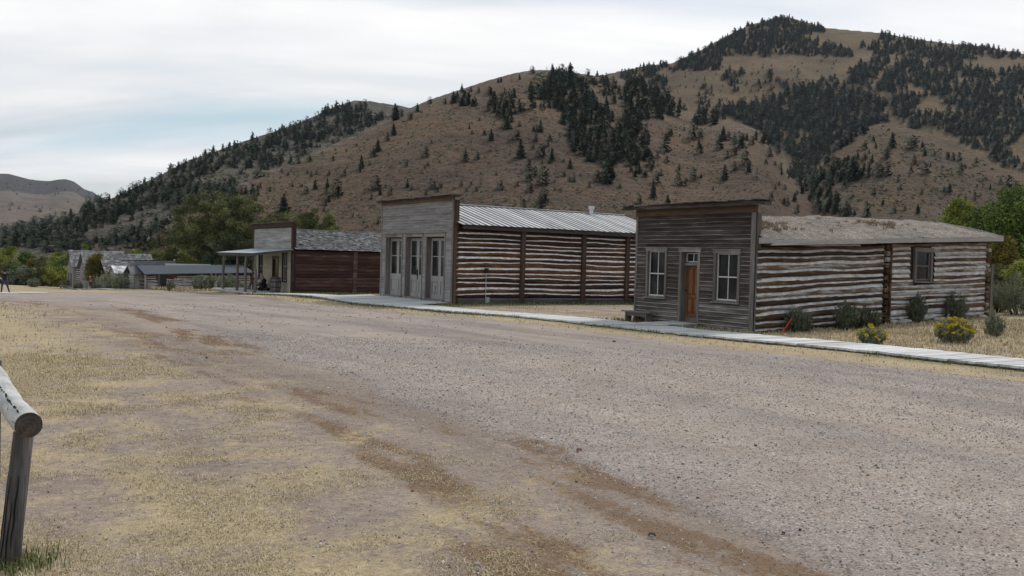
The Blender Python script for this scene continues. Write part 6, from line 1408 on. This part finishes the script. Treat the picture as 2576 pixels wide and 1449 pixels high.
# ================================================================== grass, litter and stones
def scatter(n, rmax, rs_, mask, rmin=2.2, pw=1.0, azr=(-34,36)):
    r=rmin+(rmax-rmin)*rs_.uniform(0,1,n)**pw; a=np.radians(rs_.uniform(*azr,n)); x=r*np.sin(a); y=r*np.cos(a)
    keep=rs_.rand(n)<mask(x,y); return x[keep],y[keep],r[keep]
def blades(name,label,x,y,r,rs_,h,w,mat,per=1,lean=.9,cat='grass',bx_=.0):
    x=np.repeat(x,per)+rs_.normal(size=len(x)*per)*.035; y=np.repeat(y,per)+rs_.normal(size=len(y)*per)*.035; rr=np.repeat(r,per); n=len(x)
    z=height(x,y)+near_bump(x,y); a=rs_.uniform(0,2*np.pi,n); l=h*rs_.uniform(.4,1.2,n)*(1+.02*rr); ln=lean*rs_.uniform(.3,1.3,n); ww=w*rs_.uniform(.6,1.3,n)*(1+.10*rr)
    dx=np.cos(a);dy=np.sin(a); px=-dy*ww;py=dx*ww
    b0=np.c_[x-px,y-py,z-.004];b1=np.c_[x+px,y+py,z-.004]; m_=l*.55; m0=np.c_[x+dx*ln*m_*.5-px*.7,y+dy*ln*m_*.5-py*.7,z+m_*np.clip(1-ln*.35,.15,1)]; m1=m0+np.c_[px*1.4,py*1.4,0*px]; tp=np.c_[x+dx*ln*l,y+dy*ln*l,z+l*np.clip(1-ln*.62,.08,1)]
    V=np.stack([b0,b1,m1,m0,tp],1).reshape(-1,3); i=np.arange(n)*5; Fc=np.concatenate([np.c_[i,i+1,i+2],np.c_[i,i+2,i+3],np.c_[i+3,i+2,i+4]]); t=rs_.rand(n); 
    o=mesh_np(name,V,Fc,mat,fattr=dict(tone=np.concatenate([t,t,t]))); tag(o,label,cat,kind='stuff'); return o
rsg=np.random.RandomState(21)
def gm(x,y):
    g,ru,gr,dk,_t=masks(x,y); n=fbm(x/.9,y/.9,61,4)+.6*fbm(x/.3,y/.3,62,2); return sstep(.42,.8,g+.45*n)*(1-sstep(.4,.9,gr))
def clump(x,y): return sstep(.15,.5,fbm(x/.5,y/.5,66,3))
x,y,r=scatter(150000,17,rsg,lambda x,y:gm(x,y)*(y*0+1),2.6,.85,(-34,14)); blades('dry_grass','short dry straw-coloured grass on the near left ground',x,y,r,rsg,.032,.0013,M_STRAW,3,1.3)
x,y,r=scatter(26000,18,rsg,lambda x,y:gm(x,y)*clump(x,y),2.6,.8,(-34,20)); blades('dry_grass_tufts','taller clumps of dry grass scattered over the near ground',x,y,r,rsg,.06,.0014,M_STRAW,4,1.0)
x,y,r=scatter(60000,60,rsg,lambda x,y:gm(x,y)*(.35+clump(x,y)),13,.8); blades('verge_grass','dry grass of the verges and yards farther off',x,y,r,rsg,.06,.0022,M_STRAW,2,.5)
x,y,r=scatter(90000,85,rsg,lambda x,y:sstep(.35,.8,masks(x,y)[2])*masks(x,y)[0],3,.75); blades('green_grass','green grass tufts along the boardwalk and house walls',x,y,r,rsg,.10,.003,M_GREENG,2,.4)
x,y,r=scatter(60000,42,rsg,lambda x,y:((x*UU[0]+y*UU[1]<27)&(x*VV[0]+y*VV[1]>22.3))*(.25+.5*sstep(0,.5,fbm(x/1.5,y/1.5,63,3))),20,.9,(10,36)); blades('yard_grass','tall dry yellow grass in the yard beside the sod-roofed cabin',x,y,r,rsg,.085,.0025,M_STRAW,2,.6)
x,y,r=scatter(60000,24,rsg,lambda x,y:sstep(.35,.8,masks(x,y)[1]+.25*fbm(x/.4,y/.4,64,3)),3.2,.8,(-34,32)); blades('brown_litter','rust-brown dead weeds matted along the near edge of the road',x,y,r,rsg,.022,.0016,M_STRAWB,2,1.3,cat='litter')
# rough tall grass by the fences
x,y,r=scatter(9000,112,rsg,lambda x,y:((x*VV[0]+y*VV[1]>23)&(x*UU[0]+y*UU[1]>84)&(x*UU[0]+y*UU[1]<117))*1.0,86,1,(-24,-12)); blades('field_grass','tall yellow grass behind the rail fence and left of the porch',x,y,r,rsg,.16,.006,M_STRAW,2,.5)
# gravel
def stones(name,label,n,rmax,rmin,size,rs_,pw,mask,mat):
    x,y,r=scatter(n,rmax,rs_,mask,rmin,pw); n=len(x); s=size*rs_.uniform(.3,1.0,n)**1.3*(1+.05*r)
    base=np.array([(1,0,0),(-.5,.86,0),(-.5,-.86,0),(.4,.5,.7),(-.6,.1,.6),(.2,-.6,.65)]); z=height(x,y)+near_bump(x,y)
    a=rs_.uniform(0,6.28,n); c,s_=np.cos(a),np.sin(a); B=np.repeat(base[None],n,0)*(1+.35*rs_.normal(size=(n,6,3))); B[:,:3,2]=-.3
    X=(B[:,:,0]*c[:,None]-B[:,:,1]*s_[:,None])*s[:,None]+x[:,None]; Y=(B[:,:,0]*s_[:,None]+B[:,:,1]*c[:,None])*s[:,None]*.8+y[:,None]; Z=B[:,:,2]*s[:,None]*.75+(z+np.where(road_in(x*UU[0]+y*UU[1],x*VV[0]+y*VV[1])>.12,.022,.003))[:,None]
    V=np.stack([X,Y,Z],-1).reshape(-1,3); i=np.arange(n)[:,None]*6; T=np.array([(0,1,4),(0,4,3),(1,2,4),(2,5,4),(2,0,5),(0,3,5),(3,4,5)]); Fc=(i[:,:,None]+T[None]).reshape(-1,3)
    o=mesh_np(name,V,Fc,mat,fattr=dict(tone=np.repeat(rs_.rand(n),7))); tag(o,label,'gravel',kind='stuff')
M_PEB=leaf_mat('pebbles',[(0,(.17,.145,.135)),(.4,(.32,.28,.26)),(.8,(.46,.415,.39)),(1,(.68,.65,.62))],.85)
M_PEBD=leaf_mat('dark_pebbles',[(0,(.06,.052,.048)),(1,(.18,.155,.145))],.85)
inroad=lambda x,y:np.where(road_in(x*UU[0]+y*UU[1],x*VV[0]+y*VV[1])>0,1.0,.2)
stones('gravel','loose pinkish-grey gravel strewn over the road',90000,22,2.6,.0095,rsg,.8,inroad,M_PEB)
stones('gravel','darker loose stones scattered over the road',2500,48,4,.015,rsg,.9,inroad,M_PEBD)
for (px,py,sz,lb) in ((1457,1141,.028,'small reddish stone block lying alone in the middle of the road'),(1640,1357,.022,'dark flat stone on the gravel near the bottom edge'),(1200,1437,.022,'flat pale stone at the bottom edge of the picture'),(1545,862,.05,'dark stone on the gravel below the boardwalk bend'),(520,905,.035,'dark stone at the left edge of the road among rusty weeds')):
    p=gpos(px,py); t=MB(); t.tube([(-sz,0,.005),(-sz*.5,.1*sz,.02),(sz*.5,0,.02),(sz,0,.004)],[sz*.35,sz*.6,sz*.55,sz*.3],7,.5,squash=.8); o=t.obj('stone',[M_STONE if 'pale' in lb else (plain('red_stone',(.2,.11,.09),.9) if 'red' in lb else M_PEBD)]); o.location=p+Vector((0,0,.02)); o.rotation_euler=(0,0,rnd.uniform(0,3)); tag(o,lb,'stone')
# weeds round the foot of the rail post
rw=np.random.RandomState(9); xw=hp.x+rw.normal(size=260)*.13; yw=hp.y-.05+rw.normal(size=260)*.13
blades('post_weeds','green and straw weeds growing round the foot of the near rail post',xw,yw,np.hypot(xw,yw),rw,.085,.0018,M_GREENG,3,.6)
SUN_E = 2.5; EXPOSURE = 0.04
SKY_STOPS = [(0.38,(5.6,7.1,7.9)),(0.45,(7.1,8.0,8.5)),(0.505,(8.4,8.6,8.85)),(0.6,(10.6,10.5,10.4))]
HAZE = 0.00005
if HAZE:
    me = bpy.data.meshes.new('haze'); x0,x1,y0,y1,z0,z1 = -3700,3700,-3500,3700,-16,430
    me.from_pydata([(x0,y0,z0),(x1,y0,z0),(x1,y1,z0),(x0,y1,z0),(x0,y0,z1),(x1,y0,z1),(x1,y1,z1),(x0,y1,z1)],[],[(0,3,2,1),(4,5,6,7),(0,1,5,4),(1,2,6,5),(2,3,7,6),(3,0,4,7)])
    hz_m = bpy.data.materials.new('thin_air'); hz_m.use_nodes = True; t_ = hz_m.node_tree; t_.nodes.clear()
    o_ = t_.nodes.new('ShaderNodeOutputMaterial'); v_ = t_.nodes.new('ShaderNodeVolumePrincipled'); v_.inputs['Color'].default_value=(.72,.8,.92,1); v_.inputs['Density'].default_value=HAZE
    t_.links.new(v_.outputs[0], o_.inputs['Volume']); me.materials.append(hz_m); ho = bpy.data.objects.new('haze', me); COL.objects.link(ho); ho['kind']='stuff'; ho['label']='thin bluish haze over the far hills'
# ================================================================== camera, light, sky
cam = bpy.data.cameras.new('camera'); co_ = bpy.data.objects.new('camera', cam); COL.objects.link(co_)
cam.sensor_width = 36.0; cam.lens = 36.0*F_PX/2576.0; cam.clip_end = 12000; cam.clip_start = 0.05
cp, sp = math.cos(PITCH), math.sin(PITCH)
fwd = Vector((0, cp, -sp)); upv = Vector((0, sp, cp)); rgt = Vector((1,0,0))
c, s = math.cos(ROLL), math.sin(ROLL)
xr = rgt*c + upv*s; yu = -rgt*s + upv*c
R = Matrix((xr, yu, -fwd)).transposed().to_4x4(); R.translation = Vector(EYE)
co_.matrix_world = R; scene.camera = co_

sun_el, sun_az = math.radians(48), math.radians(36)
sd = Vector((math.sin(sun_az)*math.cos(sun_el), math.cos(sun_az)*math.cos(sun_el), math.sin(sun_el)))
sl = bpy.data.lights.new('sun', 'SUN'); sl.energy = SUN_E; sl.angle = math.radians(8); sl.color = (1.0,0.96,0.9)
so = bpy.data.objects.new('sun', sl); COL.objects.link(so); so.rotation_euler = sd.to_track_quat('Z','Y').to_euler(); so.location = (0,0,60)
w = bpy.data.worlds.new('World'); scene.world = w; w.use_nodes = True
nt = w.node_tree; nt.nodes.clear()
def wn(ty, **k):
    x = nt.nodes.new(ty)
    for a,b in k.items(): setattr(x,a,b)
    return x
out = wn('ShaderNodeOutputWorld'); bg = wn('ShaderNodeBackground'); bg.inputs[1].default_value = 0.1
sky = wn('ShaderNodeTexSky', sky_type='NISHITA', sun_disc=False); sky.sun_elevation = sun_el; sky.sun_rotation = sun_az; sky.dust_density = 1.5
tc = wn('ShaderNodeTexCoord'); sep = wn('ShaderNodeSeparateXYZ'); nt.links.new(tc.outputs['Generated'], sep.inputs[0])
def m(op,a,b=None,cl=False):
    x = wn('ShaderNodeMath', operation=op); x.use_clamp = cl
    for k,q in enumerate((a,b)):
        if q is None: continue
        if hasattr(q,'links'): nt.links.new(q, x.inputs[k])
        else: x.inputs[k].default_value = q
    return x.outputs[0]
den = m('ADD', m('MAXIMUM', sep.outputs[2], 0.0), 0.16)
cx = m('DIVIDE', sep.outputs[0], den); cy = m('DIVIDE', sep.outputs[1], den)
comb = wn('ShaderNodeCombineXYZ'); nt.links.new(cx, comb.inputs[0]); nt.links.new(cy, comb.inputs[1])
def nz(scale, det, rough, dist, off, sc=(1,1,1), rz=0.0):
    mp = wn('ShaderNodeMapping'); mp.inputs['Scale'].default_value = sc; mp.inputs['Location'].default_value = off; mp.inputs['Rotation'].default_value = (0,0,rz)
    nt.links.new(comb.outputs[0], mp.inputs[0])
    x = wn('ShaderNodeTexNoise'); nt.links.new(mp.outputs[0], x.inputs[0])
    x.inputs['Scale'].default_value = scale; x.inputs['Detail'].default_value = det; x.inputs['Roughness'].default_value = rough; x.inputs['Distortion'].default_value = dist
    return x.outputs['Fac']
def ramp(f, stops):
    x = wn('ShaderNodeValToRGB'); nt.links.new(f, x.inputs[0]); e = x.color_ramp
    while len(e.elements) < len(stops): e.elements.new(0.5)
    for k,(p,c_) in enumerate(stops): e.elements[k].position = p; e.elements[k].color = (*c_,1)
    return x.outputs[0]
n1 = nz(0.55, 6, 0.5, 0.6, (3.1,1.7,0), (0.5,1.0,1), 0.35); n2 = nz(1.6, 5, 0.5, 0.4, (8.2,4.4,0), (0.45,1.0,1), 0.2)
cloud = ramp(m('ADD', m('MULTIPLY', n1, 0.65), m('MULTIPLY', n2, 0.35)), SKY_STOPS)
gap = ramp(nz(0.8, 5, 0.5, 0.5, (1.5,9.3,0), (0.4,1.1,1), 0.3), [(0.36,(0.5,0.5,0.5)),(0.49,(0,0,0))])
mx = wn('ShaderNodeMix', data_type='RGBA'); nt.links.new(gap, mx.inputs[0]); nt.links.new(cloud, mx.inputs[6]); nt.links.new(sky.outputs[0], mx.inputs[7])
nt.links.new(mx.outputs[2], bg.inputs[0]); nt.links.new(bg.outputs[0], out.inputs[0])
vs = scene.view_settings; vs.view_transform = 'Standard'; vs.look = 'None'; vs.exposure = EXPOSURE; vs.gamma = 1
try: vs.use_curve_mapping = False
except Exception: pass
scene.cycles.max_bounces = 6; scene.cycles.diffuse_bounces = 3; scene.cycles.transparent_max_bounces = 8
scene.cycles.use_denoising = True
